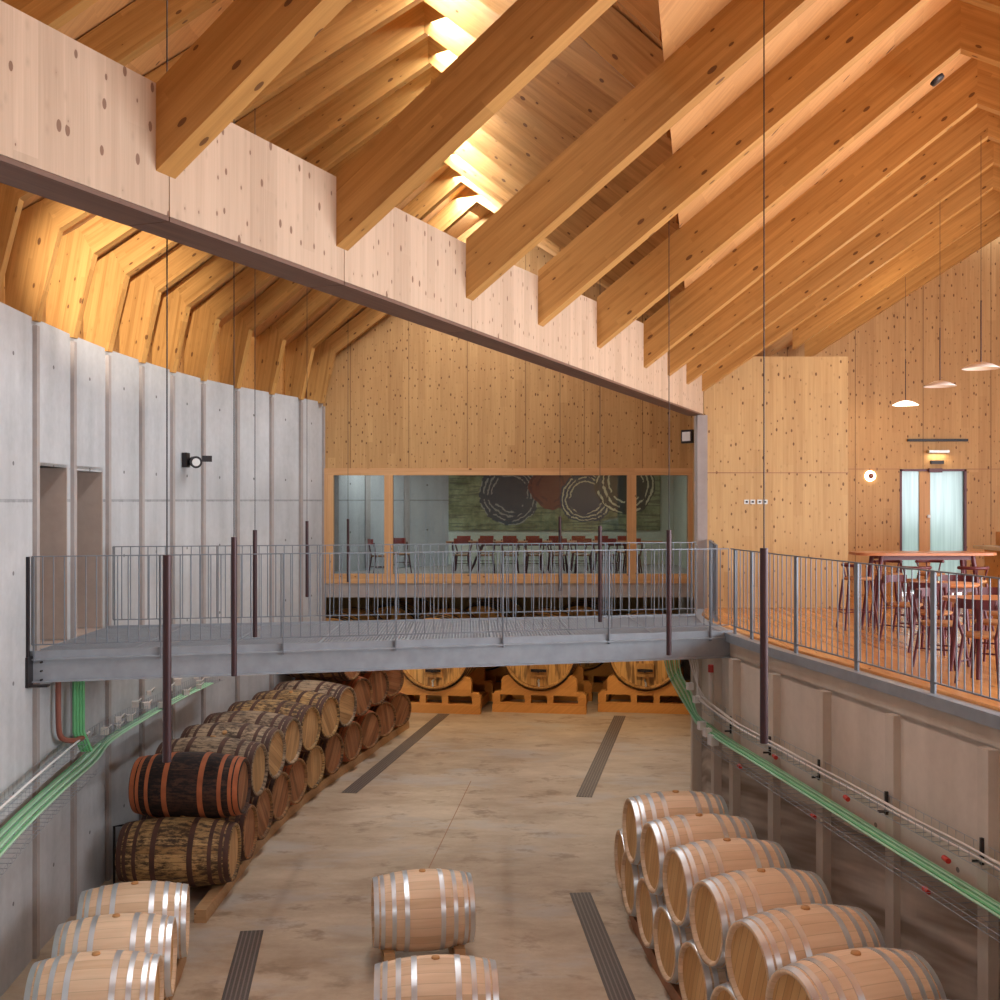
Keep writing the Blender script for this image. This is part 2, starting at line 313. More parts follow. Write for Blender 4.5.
def T(x, y, z, rz=0.0, ry=0.0, rx=0.0):
    return Matrix.Translation((x, y, z)) @ Matrix.Rotation(rz, 4, 'Z') @ Matrix.Rotation(ry, 4, 'Y') @ Matrix.Rotation(rx, 4, 'X')
def empty(name, Mx, label=None, category=None, group=None, kind=None):
    o = bpy.data.objects.new(name, None); col.objects.link(o); o.matrix_basis = Mx; W[o] = Mx; o.empty_display_size = 0.1
    tag(o, label, category, group, kind); return o
def tag(o, label=None, category=None, group=None, kind=None):
    if label: o['label'] = label
    if category: o['category'] = category
    if group: o['group'] = group
    if kind: o['kind'] = kind
    return o
def copy_tree(o, Mx, **tags):
    r = o.copy(); col.objects.link(r); r.matrix_basis = Mx; W[r] = Mx
    for ch in list(o.children):
        c = ch.copy(); col.objects.link(c); c.parent = r
        for g in list(ch.children):
            d = g.copy(); col.objects.link(d); d.parent = c
    for k, v in tags.items(): r[k] = v
    return r
def P(x, d, z): return (x, d, z+H)
def struct(mb, name, mat, Mx=None): o = mb.build(name, mat, None, Mx); o['kind'] = 'structure'; return o
def lerp(a, b, t_): return tuple(p+(q-p)*t_ for p, q in zip(a, b))
ORD = ['first', 'second', 'third', 'fourth', 'fifth', 'sixth', 'seventh', 'eighth', 'ninth', 'tenth', 'eleventh', 'twelfth', 'thirteenth', 'fourteenth']

# ---------------------------------------------------------------- plan geometry
DECK = -1.74
WL = [(-4.3, -6.2), (-4.35, 3.0), (-4.42, 6.5), (-4.6, 7.9), (-4.85, 9.2), (-5.08, 10.5), (-5.25, 11.85), (-5.35, 13.2), (-5.42, 14.55), (-5.44, 15.9), (-5.38, 17.2), (-5.29, 18.5), (-5.13, 19.8), (-4.84, 21.1), (-4.46, 22.35), (-4.09, 23.5), (-3.79, 24.6)]
def interp(tab, d, xi=1):
    for a, b in zip(tab, tab[1:]):
        if a[xi] <= d <= b[xi]:
            t_ = (d-a[xi])/(b[xi]-a[xi]); return lerp(a, b, t_)
    return tab[0] if d < tab[0][xi] else tab[-1]
EDGE = [(5.2, 2.0), (4.75, 5.0), (4.3, 8.0), (4.08, 9.3), (3.84, 10.6), (3.56, 12.05), (3.28, 13.4), (3.05, 14.8), (2.93, 16.3)]
EDGE2 = EDGE + [(3.02, 17.4), (3.27, 18.6)]

# ---------------------------------------------------------------- floors
mb = MB(); mb.box((1, 14, -0.1), (26, 42, 0.2)); struct(mb, 'floor', M['floor'])
slab = [(x, d) for x, d in EDGE] + [(3.02, 17.4), (3.27, 18.7), (5.65, 18.7), (5.65, 21.6), (16, 21.6), (16, -6), (-4.2, -6), (-4.2, 2.0)]
mb = MB(); mb.poly(slab, 0.3, lambda a, b, t_: P(a, b, DECK-0.18+t_)); struct(mb, 'floor_terrace_slab', M['conc_rib_r'])
inset = [(x+0.16, d) for x, d in EDGE] + slab[len(EDGE):]
inset = [(a+(0.0 if i < len(EDGE) or a > 5 else 0.03), b) for i, (a, b) in enumerate(inset)]
mb = MB(); mb.poly(inset, 0.028, lambda a, b, t_: P(a, b, DECK-0.014+t_)); struct(mb, 'floor_terrace', M['parquet'])
# far dining-room floor
mb = MB(); mb.poly([(-6.1, 24.62), (5.6, 24.62), (5.6, 33.6), (-6.3, 33.6)], 0.3, lambda a, b, t_: P(a, b, DECK-0.19+t_)); struct(mb, 'floor_dining_room', M['conc_rib'])

# ---------------------------------------------------------------- curved concrete walls (UV: panel number, height)
def curved_wall(name, pts, z0, z1, thick, mat, doors=(), side=-1, skip=()):
    vs = []; fs = []; uvs = []
    def prism(i, a, b, za, zb, off=0.0):
        (x0, y0), (x1, y1) = a, b
        L = math.hypot(x1-x0, y1-y0); nx, ny = side*(y1-y0)/L, -side*(x1-x0)/L
        k = len(vs)
        for z in (za, zb):
            for (x, y) in ((x0, y0), (x1, y1), (x1+nx*thick, y1+ny*thick), (x0+nx*thick, y0+ny*thick)): vs.append((x, y, z+H))
        ff = [(0,1,2,3),(4,5,6,7),(0,1,5,4),(1,2,6,5),(2,3,7,6),(3,0,4,7)]
        for f in ff:
            fs.append(tuple(k+j for j in f))
            for j in f: uvs.append((i + (0.02 if j % 4 in (0, 3) else 0.98), vs[k+j][2]))
    for i, (a, b) in enumerate(zip(pts, pts[1:])):
        if i in skip: continue
        if i in doors:
            a2, b2 = lerp(a, b, 0.13), lerp(a, b, 0.87)
            prism(i, a, b, z0, DECK-0.02); prism(i, a, b, doors[i], z1)
            prism(i, a, a2, DECK-0.02, doors[i]); prism(i, b2, b, DECK-0.02, doors[i])
        else: prism(i, a, b, z0, z1)
    me = bpy.data.meshes.new(name); me.from_pydata(vs, [], fs); ul = me.uv_layers.new(name='UVMap')
    for i, uv in enumerate(uvs): ul.data[i].uv = uv
    me.materials.append(mat); o = bpy.data.objects.new(name, me); col.objects.link(o); o['kind'] = 'structure'; W[o] = Matrix.Identity(4)
    return o
curved_wall('wall_left', WL, -H, 2.09, 0.38, M['conc'], doors={7: 0.4, 8: 0.38})
# door recesses
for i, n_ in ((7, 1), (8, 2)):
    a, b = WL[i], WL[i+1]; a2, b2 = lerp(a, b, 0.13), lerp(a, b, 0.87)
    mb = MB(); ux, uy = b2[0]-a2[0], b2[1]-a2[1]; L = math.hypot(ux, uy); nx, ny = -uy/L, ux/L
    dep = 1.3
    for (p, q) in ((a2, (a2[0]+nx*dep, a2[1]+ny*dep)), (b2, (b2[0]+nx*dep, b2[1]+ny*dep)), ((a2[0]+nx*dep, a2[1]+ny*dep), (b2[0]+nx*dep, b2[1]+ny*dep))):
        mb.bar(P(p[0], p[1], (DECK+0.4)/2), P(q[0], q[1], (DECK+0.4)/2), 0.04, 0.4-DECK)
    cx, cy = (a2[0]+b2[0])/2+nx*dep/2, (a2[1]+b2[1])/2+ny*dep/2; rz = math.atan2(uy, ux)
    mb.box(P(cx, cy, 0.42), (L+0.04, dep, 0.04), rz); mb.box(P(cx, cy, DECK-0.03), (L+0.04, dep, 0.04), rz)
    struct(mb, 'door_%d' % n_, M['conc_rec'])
# ribs on the left wall
for i, (x, d) in enumerate(WL[3:]):
    j = i+3; a = WL[j-1]; b = WL[min(j+1, len(WL)-1)]; rz = math.atan2(b[1]-a[1], b[0]-a[0])
    mb = MB(); mb.box(P(x+0.0, d, (2.0-H)/2), (0.10, 0.10, H+2.0), rz-math.pi/2)
    struct(mb, 'trim_%d' % (i+1), M['conc_rib'])
# right retaining wall under the terrace
RW = [(x, d) for x, d in EDGE] + [(2.86, 16.75)]
curved_wall('wall_right', RW, -H, DECK-0.28, 0.3, M['conc_r'], side=1)
curved_wall('wall_right_return', [(2.86, 16.75), (3.4, 18.0), (5.3, 22.0), (5.3, 34.3)], -H, DECK-0.3, 0.2, M['conc_r'], side=1)
ribs = [(4.06, 9.45), (3.80, 10.95), (3.51, 12.3), (3.27, 13.5), (3.06, 14.75), (2.98, 15.6), (2.86, 16.6)]
for i, (x, d) in enumerate(ribs):
    a, b = interp(EDGE, d-0.3), interp(EDGE, min(d+0.3, 16.3)); rz = math.atan2(b[1]-a[1], b[0]-a[0])
    mb = MB(); mb.box(P(x-0.02, d, (DECK-0.3-H)/2), (0.15, 0.16, H+DECK-0.3), rz); struct(mb, 'trim_%d' % (20+i), M['conc_rib_r'])
mb = MB()                     # steel kerb along the terrace edge
for a, b in zip(EDGE2, EDGE2[1:]):
    mb.bar(P(a[0]-0.02, a[1], DECK-0.055), P(b[0]-0.02, b[1], DECK-0.055), 0.10, 0.11)
struct(mb, 'trim_30', M['steel'])

# ---------------------------------------------------------------- far timber wall with the window band
YF = 24.6
mb = MB()
def wbox(x0, x1, z0, z1, y0=YF, y1=YF+0.2): mb.box(P((x0+x1)/2, (y0+y1)/2, (z0+z1)/2), (x1-x0, y1-y0, z1-z0))
wbox(-5.5, 4.3, 0.66, 6.6)
o = struct(mb, 'wall_far', M['panel'], T(-3.2, YF, 0.66+H-0.0))
mb = MB(); wbox(-4.3, 4.3, -2.08, -1.785, YF-0.03, YF+0.01); struct(mb, 'trim_31', M['conc_rib'])
def window_band():
    wn = empty('window_1', T(0.25, YF, DECK+H), kind='structure')
    def fr(x0, x1, z0, z1, y0=YF-0.05, y1=YF+0.15):
        b_ = MB(); b_.box(P((x0+x1)/2, (y0+y1)/2, (z0+z1)/2), (x1-x0, y1-y0, z1-z0))
        horiz = x1-x0 > z1-z0
        b_.build('window_frame', M['frame'], wn, T((x0+x1)/2, YF, (z0+z1)/2+H) if horiz else T((x0+x1)/2, YF, (z0+z1)/2+H, ry=math.pi/2))
    fr(-3.78, 4.14, 0.53, 0.68); fr(-3.78, 4.14, -1.78, -1.58)
    for x0, x1 in ((-3.78, -3.56), (-2.47, -2.29), (2.72, 2.91), (4.02, 4.14)): fr(x0, x1, -1.58, 0.53)
    for x0, x1 in ((-3.56, -2.47), (-2.29, 2.72), (2.91, 4.02)):
        b_ = MB(); b_.box(P((x0+x1)/2, YF+0.06, -0.525), (x1-x0, 0.01, 2.11)); b_.build('pane', M['glass'], wn)
window_band()
# side timber wall between the box room and the far wall, pillar, box room
def vwall(name, a, b, z0, z1, th, mat):
    rz = math.atan2(b[1]-a[1], b[0]-a[0]); L = math.hypot(b[0]-a[0], b[1]-a[1])
    Mx = T(a[0], a[1], z0+H, rz); m_ = MB(); m_.add([(x, y, z) for z in (0, z1-z0) for x, y in ((0, 0), (L, 0), (L, th), (0, th))], [(0,3,2,1),(4,5,6,7),(0,1,5,4),(1,2,6,5),(2,3,7,6),(3,0,4,7)])
    o_ = m_.build(name, mat, None, Mx, raw=True); o_['kind'] = 'structure'; return o_
vwall('wall_side_far', (3.40, 18.75), (4.12, 24.6), -2.05, 5.5, -0.12, M['panel'])
mb = MB(); mb.box(P(3.24, 18.55, (1.36-1.95)/2), (0.16, 0.3, 1.36+1.95)); struct(mb, 'trim_32', M['conc_rib'])
mb = MB(); mb.box(P(3.75, 18.9, (-2.0-H)/2), (0.5, 0.4, H-2.0)); struct(mb, 'trim_33', M['conc_rib_r'])
vwall('wall_box_front', (3.30, 18.6), (5.63, 18.6), DECK, 2.32, 0.14, M['panel_box'])
vwall('wall_box_side', (5.49, 18.74), (5.49, 21.2), DECK, 2.32, -0.14, M['panel_box'])
mb = MB(); mb.box(P(4.48, 19.96, 2.28), (2.3, 2.4, 0.06)); struct(mb, 'wall_box_top', M['panel_box'])
# groove at door-head height on box front and gable
YG = 21.2
mb = MB(); mb.box(P(4.47, 18.595, 0.44), (2.32, 0.014, 0.012)); struct(mb, 'trim_34', M['rack_red'])
# gable wall with door opening (x 7.37..8.60, up to 0.56)
DX0, DX1, DZ = 7.37, 8.60, 0.57
mb = MB()
def gbox(x0, x1, z0, z1): mb.box(P((x0+x1)/2, YG+0.1, (z0+z1)/2), (x1-x0, 0.2, z1-z0))
gbox(4.1, DX0, DECK-0.3, 6.3); gbox(DX1, 16, DECK-0.3, 6.3); gbox(DX0, DX1, DZ, 6.3)
struct(mb, 'wall_gable', M['panel'], T(5.3, YG, H))
mb = MB(); mb.box(P(6.5, YG-0.004, DZ), (1.74, 0.012, 0.012)); mb.box(P(9.6, YG-0.004, DZ), (2.0, 0.012, 0.012)); struct(mb, 'trim_35', M['rack_red'])
# exit-door: two translucent leaves
dr = empty('door_3', T((DX0+DX1)/2, YG, DECK+H), kind='structure')
b_ = MB()
for x0, x1, z0, z1 in ((DX0, DX0+0.04, DECK, DZ), (DX1-0.04, DX1, DECK, DZ), (DX0, DX1, DZ-0.04, DZ)): b_.box(P((x0+x1)/2, YG+0.05, (z0+z1)/2), (x1-x0, 0.12, z1-z0))
b_.build('door_frame', M['maroon'], dr)
b_ = MB(); b_.box(P(7.84, YG+0.06, (DECK+DZ)/2), (0.2, 0.06, DZ-DECK-0.06)); b_.build('door_stile', M['frame'], dr, T(7.84, YG, DECK+H, ry=math.pi/2))
for x0, x1 in ((DX0+0.04, 7.74), (7.94, DX1-0.04)):
    b_ = MB(); b_.box(P((x0+x1)/2, YG+0.06, (DECK+DZ)/2), (x1-x0, 0.02, DZ-DECK-0.08)); b_.build('door_panel', M['opal'], dr)
b_ = MB(); b_.tube([P(7.9, YG-0.04, -0.3), P(7.9, YG+0.03, -0.3)], 0.03, 10); b_.build('door_handle', M['white'], dr)
# terrace outer wall and back facade frame (behind the camera)
ta, tb = (7.8, -6.2), (13.9, 21.4)
vwall('wall_terrace', ta, tb, DECK-0.3, -1.1, -0.2, M['panel']); vwall('wall_terrace_head', ta, tb, 1.9, 2.6, -0.2, M['panel'])
vwall('wall_terrace_end', lerp(ta, tb, 0.80), tb, -1.1, 1.9, -0.2, M['panel']); vwall('wall_terrace_start', ta, lerp(ta, tb, 0.06), -1.1, 1.9, -0.2, M['panel'])
for i in range(10):
    vwall('window_%d' % (5+i), lerp(ta, tb, 0.06+0.08*i), lerp(ta, tb, 0.064+0.08*i), -1.1, 1.9, -0.15, M['frame'])  # posts of an unseen window band, added to let daylight in from the right
mb = MB()
for x in [-4.2 + i*2.05 for i in range(7)]: mb.box(P(x, -6, 3.3), (0.15, 0.25, 4.0))
mb.box(P(1.9, -6, 5.2), (12.6, 0.25, 0.2)); mb.box(P(1.9, -6, 1.4), (12.6, 0.25, 0.2))
struct(mb, 'window_2', M['frame'])  # unseen glazing added for daylight, set high above the far window's reflections
vwall('wall_back', (8.0, -6.1), (-4.6, -6.1), -H, 1.35, 0.1, M['panel'])  # unseen wall, kept solid low down so the far glass reflects no glare
mb = MB(); mb.box(P(0.4, 2.0, (-2.06-H)/2), (9.4, 0.3, H-2.06)); struct(mb, 'wall_near', M['conc_rib_r'])

# ---------------------------------------------------------------- roof
BX = lambda d: -3.744 + 0.3791*d
BD = Vector((0.3545, 0.935, 0)); RD = (0.935, -0.3545)
#       d,     z lower end, height, ridge t, ridge z (lower arris)
RR = [(2.4, 1.56, 0.42, 2.6, 3.55), (3.95, 1.57, 0.42, 2.75, 3.65),
      (5.52, 1.58, 0.42, 2.95, 3.79), (7.18, 1.585, 0.45, 3.1, 3.91), (9.16, 1.61, 0.47, 3.3, 4.08), (10.82, 1.65, 0.51, 3.52, 4.28), (12.70, 1.69, 0.55, 3.73, 4.47),
      (14.73, 1.70, 0.58, 3.95, 4.60), (16.04, 1.74, 0.58, 4.12, 4.62), (17.25, 1.745, 0.58, 4.24, 4.63), (18.40, 1.745, 0.58, 4.285, 4.60), (19.7, 1.75, 0.58, 4.42, 4.6), (21.0, 1.75, 0.58, 4.6, 4.6), (22.4, 1.75, 0.58, 4.8, 4.6)]
def prism_member(name, prof, org, dr_, thick, mat, parent, pitch=0.0):
    """prof: outline (u, z) in the vertical plane through org along dr_."""
    nrm = (-dr_[1], dr_[0]); az = math.atan2(dr_[1], dr_[0])
    u0, z0 = prof[0]
    Mx = T(org[0]+dr_[0]*u0, org[1]+dr_[1]*u0, z0+H, az, -pitch)
    m_ = MB(); m_.poly(prof, thick, lambda a, b, t_: (org[0]+dr_[0]*a+nrm[0]*t_, org[1]+dr_[1]*a+nrm[1]*t_, b+H))
    return m_.build(name, mat, parent, Mx)
ridge2 = []; vall = []; eave2 = []
for i, (d, z0, hh, tr_, zr) in enumerate(RR):
    d += 0.07; p0 = (BX(d), d); m = (zr-z0)/tr_
    if d > 18.5: p0 = (BX(18.4)+0.42*(d-18.4), d)
    tv = (0.187*(d-8.59)+1.226-p0[0])/(0.935+0.187*0.3545); tv = max(0.0, tv)
    z_top0 = z0+hh
    vall.append((p0[0]+RD[0]*tv, p0[1]+RD[1]*tv, z_top0+m*tv))
    ridge2.append((p0[0]+RD[0]*tr_, p0[1]+RD[1]*tr_, z_top0+m*tr_))
    te = tr_+5.2; eave2.append((p0[0]+RD[0]*te, p0[1]+RD[1]*te, z_top0+m*tr_-0.52*5.2))
    st_ = 0.0 if d < 18.5 else 1.2
    if d > 22: continue
    vis = max(0, i-2)
    if i < 2: lab = 'heavy timber roof beam nearest the glazed facade, outside the picture'; 
    elif d < 18.5: lab = '%s heavy sloping roof beam counted from the left, landing on the pale edge beam' % ORD[i-2]
    else: lab = 'sloping roof beam rising behind the timber box room, ' + ('nearer one' if d < 20.5 else 'against the gable wall')
    th = 0.15
    rt = empty('roof_beam', T(p0[0]+RD[0]*st_, p0[1]+RD[1]*st_, z0+H), lab, 'roof beam', 'heavy roof beams over the terrace')
    zz = lambda t_: z0+m*t_
    prism_member('rafter', [(st_, zz(st_)), (tr_, zr), (tr_, zr+hh), (st_, zz(st_)+hh)], p0, RD, th, M['rafter'], rt, math.atan(m))
    prism_member('rafter', [(tr_, zr), (te, zr-0.52*5.2), (te, zr+hh-0.52*5.2), (tr_, zr+hh)], p0, RD, th, M['rafter'], rt, -math.atan(0.52))
# left frames: wall point, ridge point, valley point
def rx(d): return {True: -0.9}.get(d < 15, None) if d < 15 else interp([(-0.9, 15), (-0.98, 17.5), (-0.96, 19.7), (-0.69, 21), (-0.43, 22.4), (-0.1, 23.6), (0.25, 24.8)], d)[0]
FR = []
ks = list(range(1, 17))
vtab = sorted([(v[1], v) for v in vall])
def vpt(d):
    for (a, va), (b, vb) in zip(vtab, vtab[1:]):
        if a <= d <= b: return lerp(va, vb, (d-a)/(b-a))
    return vtab[0][1] if d < vtab[0][0] else vtab[-1][1]
vds = {6: 10.1, 7: 11.2, 8: 12.35, 9: 13.5, 10: 14.6, 11: 15.7, 12: 16.9, 13: 18.0, 14: 19.4, 15: 20.6, 16: 21.8}
gds = {6: 12.9, 7: 13.9, 8: 14.9, 9: 15.7, 10: 16.9, 11: 18.2, 12: 19.5, 13: 20.7, 14: 22.1, 15: 23.4, 16: 24.35}
gds = {6: 12.2, 7: 13.3, 8: 14.3, 9: 15.3, 10: 16.3, 11: 17.4, 12: 18.6, 13: 19.75, 14: 21.0, 15: 22.4, 16: 24.2}
frames = []
WLx = [(-4.33, 0.5), (-4.35, 2.0), (-4.35, 3.5), (-4.37, 5.1)] + WL[2:]
WLd = [0.5, 2.0, 3.5, 5.1] + [p[1] for p in WL[2:]]
n0 = len(WLx)
for q, (wx, wd) in enumerate(WLx):
    k = q - n0 + 17            # 16 = last
    if k in gds: gd, vd = gds[k], vds[k]
    else: gd, vd = wd + 0.15, wd - 0.8
    g = (rx(gd), gd); v = vpt(vd) if vd > vtab[0][0] else (-0.2+0.1*vd, vd, 3.6)
    if wd > 24.5: wd = 24.42; 
    frames.append(((wx, wd), g, v))
FZ = 5.8; FH = 0.45
kn = []
for q, (wp, g, v) in enumerate(frames):
    L = math.hypot(g[0]-wp[0], g[1]-wp[1]); dr_ = ((g[0]-wp[0])/L, (g[1]-wp[1])/L)
    m = (FZ-3.1)/(L-0.31)
    k = q - n0 + 17
    if k >= 7: lab = '%s folded roof frame from the left, standing on the concrete wall with its knee post' % ORD[k-7]
    else: lab = 'folded roof frame over the left wall nearer the facade, outside the picture on the left'
    rt = empty('roof_frame', T(wp[0], wp[1], 2.05+H), lab, 'roof frame', 'folded roof frames along the left wall')
    za = 3.1 - m*0.61 + FH+0.05
    prism_member('knee_post', [(-0.30, 2.05), (0.05, 2.05), (0.31, 3.1), (0.12, 3.1+FH-0.19*m+0.0), (-0.30, za)], wp, dr_, 0.14, M['rafter'], rt, math.radians(80))
    prism_member('rafter', [(0.31, 3.1), (L, FZ), (L, FZ+FH), (0.12, 3.1+FH-0.19*m)], wp, dr_, 0.14, M['rafter'], rt, math.atan(m))
    L2 = math.hypot(v[0]-g[0], v[1]-g[1]); d2 = ((v[0]-g[0])/L2, (v[1]-g[1])/L2); vz = v[2]+0.03
    prism_member('rafter', [(0, FZ), (L2, vz), (L2, vz+FH*1.15), (0, FZ+FH)], g, d2, 0.16, M['rafter'], rt, math.atan((vz-FZ)/L2))
    kn.append(((wp[0]-0.30*dr_[0], wp[1]-0.30*dr_[1], 2.05), (wp[0]-0.30*dr_[0], wp[1]-0.30*dr_[1], za), (g[0], g[1], FZ+FH), (v[0], v[1], vz+FH*1.15), v))
def quad_strip(name, A, B, mat, th=0.05, skip=(), M0=None):
    m_ = MB()
    for i in range(len(A)-1):
        if i in skip: continue
        a, b, c, d = A[i], A[i+1], B[i+1], B[i]
        lo = [P(*p) for p in (a, b, c, d)]; hi = [(x, y, z+th) for x, y, z in lo]
        m_.add(lo+hi, [(0,3,2,1),(4,5,6,7),(0,1,5,4),(1,2,6,5),(2,3,7,6),(3,0,4,7)])
    o_ = m_.build(name, mat, None, M0); o_['kind'] = 'structure'; return o_
ext = lambda L_, dx, dd: [tuple(p) for p in L_]
K0 = [k_[0] for k_ in kn]; K1 = [k_[1] for k_ in kn]; K2 = [k_[2] for k_ in kn]; K3 = [k_[3] for k_ in kn]; KV = [k_[4] for k_ in kn]
def pre(L_, sh=6.6): a = L_[0]; return [(a[0], a[1]-sh, a[2])] + L_ 
K0, K1, K2, K3, KV = map(pre, (K0, K1, K2, K3, KV))
for L_ in (K0, K1, K2, K3, KV): L_.append((L_[-1][0]+0.05, 24.75, L_[-1][2]))
quad_strip('ceiling_knee', [(x-0.05, y, z) for x, y, z in K0], [(x-0.05, y, z+0.03) for x, y, z in K1], M['panel'], 0.01)
quad_strip('ceiling', K1, K2, M['ceiling'])
S1 = [lerp(a, b, 0.035) for a, b in zip(K2, K3)]; S2 = [lerp(a, b, 0.16) for a, b in zip(K2, K3)]
quad_strip('ceiling_ridge', K2, S1, M['ceiling'])
nq = len(K2)-1
quad_strip('window_3', S1, S2, M['opal'], 0.01, skip=[i for i in range(nq) if i in (9, 10)])
quad_strip('window_4', S1, S2, M['glass'], 0.01, skip=[i for i in range(nq) if i not in (9, 10)])
quad_strip('ceiling_left_slope', S2, K3, M['ceiling'])
quad_strip('trim_36', [(x, y, z-0.02) for x, y, z in KV], [(x, y, z+0.02) for x, y, z in K3], M['frame'], 0.02)
# right roof skin
def pre2(L_): a, b = L_[0], L_[1]; s_ = 8.5/(b[1]-a[1]); return [(a[0]-(b[0]-a[0])*s_*0.6, a[1]-8.5, a[2]-(b[2]-a[2])*s_*0.3)] + L_
VA, R2, E2 = pre2(vall), pre2(ridge2), pre2(eave2)
quad_strip('ceiling_right', VA, R2, M['ceiling'])
quad_strip('ceiling_right_outer', R2, E2, M['ceiling'])
# edge beam: pale panels with a brown underside
eb = empty('edge_beam', T(BX(9.7), 9.7, 1.37+H), 'long pale knotty timber beam crossing diagonally from upper left to the concrete pillar', 'beam')
zt = lambda d: interp([(1.99, -2.2), (2.0, 5.5), (2.04, 9.16), (2.19, 12.7), (2.28, 14.7), (2.35, 18.5)], d)[0]
cuts = [-2.2, 1.0, 5.62, 7.28, 9.28, 12.78, 16.1, 18.5]
azb = math.atan2(0.935, 0.3545)
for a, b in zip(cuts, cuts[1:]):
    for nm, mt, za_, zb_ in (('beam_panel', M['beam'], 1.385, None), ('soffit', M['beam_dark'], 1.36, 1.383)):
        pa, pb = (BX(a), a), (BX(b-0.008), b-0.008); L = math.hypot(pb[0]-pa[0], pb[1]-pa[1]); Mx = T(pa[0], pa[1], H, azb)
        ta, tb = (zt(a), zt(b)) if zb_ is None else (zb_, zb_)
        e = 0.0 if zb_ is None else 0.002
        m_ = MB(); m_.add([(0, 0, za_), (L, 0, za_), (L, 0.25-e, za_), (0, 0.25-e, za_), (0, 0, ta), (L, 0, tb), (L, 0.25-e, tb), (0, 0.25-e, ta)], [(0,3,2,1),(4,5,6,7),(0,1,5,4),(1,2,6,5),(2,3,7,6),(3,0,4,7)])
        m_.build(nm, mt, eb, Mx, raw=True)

# ---------------------------------------------------------------- rooms beyond the glass and below
curved_wall('wall_dining_left', [(-4.4, 24.9), (-4.3, 26.3), (-4.0, 27.7), (-3.4, 29.2), (-2.5, 30.4), (-1.4, 31.3)], DECK-0.04, 1.3, 0.2, M['conc'])
for i, (x, d) in enumerate([(-4.28, 26.3), (-3.98, 27.7), (-3.38, 29.2), (-2.48, 30.4)]):
    mb = MB(); mb.box(P(x, d, -0.22), (0.16, 0.1, 3.0), 0.8); struct(mb, 'trim_%d' % (40+i), M['conc_rib'])
mb = MB(); mb.box(P(1.6, 31.9, -0.2), (7.6, 0.2, 3.2)); struct(mb, 'wall_dining_back', M['whitewall'])
mb = MB(); mb.box(P(4.9, 28.4, -0.2), (0.2, 7.4, 3.2)); struct(mb, 'wall_dining_right', M['whitewall'])
mb = MB(); mb.box(P(0.2, 28.5, 1.4), (10, 7.6, 0.1)); struct(mb, 'ceiling_dining', M['whitewall'])
mb = MB(); mb.box((2.45, 0, 0.0), (5.9, 0.04, 2.0))
mu = MB(); mu.v = [(x+0, y, z+0.55) for x, y, z in mb.v]; mu.f = mb.f; mu.sm = mb.sm; mu.mi = mb.mi
o = mu.build('mural', M['mural'], None, T(-0.98, 31.76, -0.14+H-0.25), raw=True)
tag(o, 'wide dark abstract painting with swirling rings on the pale wall behind the glass', 'painting')
# cellar below the dining room
mb = MB(); mb.box(P(0, 34.3, (-2.04-H)/2), (14, 0.2, H-2.04)); struct(mb, 'wall_cellar_back', M['cellarwall'])
mb = MB(); mb.box(P(-6.2, 29.6, (-2.04-H)/2), (0.2, 9.8, H-2.04)); struct(mb, 'wall_cellar_left', M['cellarwall'])
mb = MB(); mb.box(P(0, 34.0, -1.98), (14, 0.5, 0.16)); struct(mb, 'wall_cellar_top', M['conc_rib'])
for (x, y, nm) in ((-1.5, 27.0, 'left'), (2.4, 27.0, 'right')):
    b_ = MB(); b_.box(P(x, y, -2.12), (1.6, 0.12, 0.05)); o = b_.build('added_ceiling_light', M['white'], None, T(x, y, -2.12+H))
    tag(o, 'added unseen cellar ceiling light above the big vats, %s one' % nm, 'lamp')
    area_light('cellar_fill', (x, y, -2.16), 1.5, 45, WARM, None, 0.1)  # fixtures out of view, added to light the vats warmly
for x, y in ((-2.0, 28.5), (2.0, 28.5)): area_light('dining_fill', (x, y, 1.3), 3.0, 55, (0.95, 0.95, 0.85), None, 0.3)  # area lights without fixtures, added to brighten the dining room

# ---------------------------------------------------------------- barrels
def make_barrel(L, rb, re, hoops, hw, staves, headm, hoopm, name='wine_barrel', bung=True, taper=0.0022):
    R = lambda x: rb - (rb-re)*(abs(x)/(L/2))**2
    rt = empty(name, Matrix.Identity(4))
    n = 12; xs = [-L/2 + L*i/n for i in range(n+1)]; m_ = MB()
    inner = re-0.022
    prof = [(-L/2+0.035, inner-0.012), (-L/2, inner)] + [(x, R(x)) for x in xs] + [(L/2, inner), (L/2-0.035, inner-0.012)]
    m_.lathe(prof, 36); m_.build('staves', staves, rt, raw=True)
    for s_ in (-1, 1):
        h_ = MB(); x = s_*(L/2-0.03)
        h_.add([(x+s_*0.004, 0, 0)] + [(x, (inner-0.008)*math.cos(2*math.pi*k/36), (inner-0.008)*math.sin(2*math.pi*k/36)) for k in range(36)], [(0, 1+k, 1+(k+1) % 36)[::s_] for k in range(36)])
        h_.build('barrel_head', headm, rt, raw=True)
    for (hx, w_) in [(s_*a, w_) for a, w_ in hoops for s_ in (-1, 1)]:
        h_ = MB(); a, b = hx-w_/2, hx+w_/2; e = 0.004
        h_.lathe([(a, R(a)-0.002), (a, R(a)+e)], 36, smooth=False); h_.lathe([(a, R(a)+e), (hx, R(hx)+e), (b, R(b)+e)], 36); h_.lathe([(b, R(b)+e), (b, R(b)-0.002)], 36, smooth=False)
        h_.build('hoop', hoopm, rt, raw=True)
    if bung:
        b_ = MB(); b_.lathe([(0, 0.001), (0, 0.032), (0.014, 0.028), (0.014, 0.001)], 14, 'Z'); b_.v = [(x, y, z+rb-0.003) for x, y, z in b_.v]
        b_.build('bung', M['bung'], rt, raw=True)
    return rt
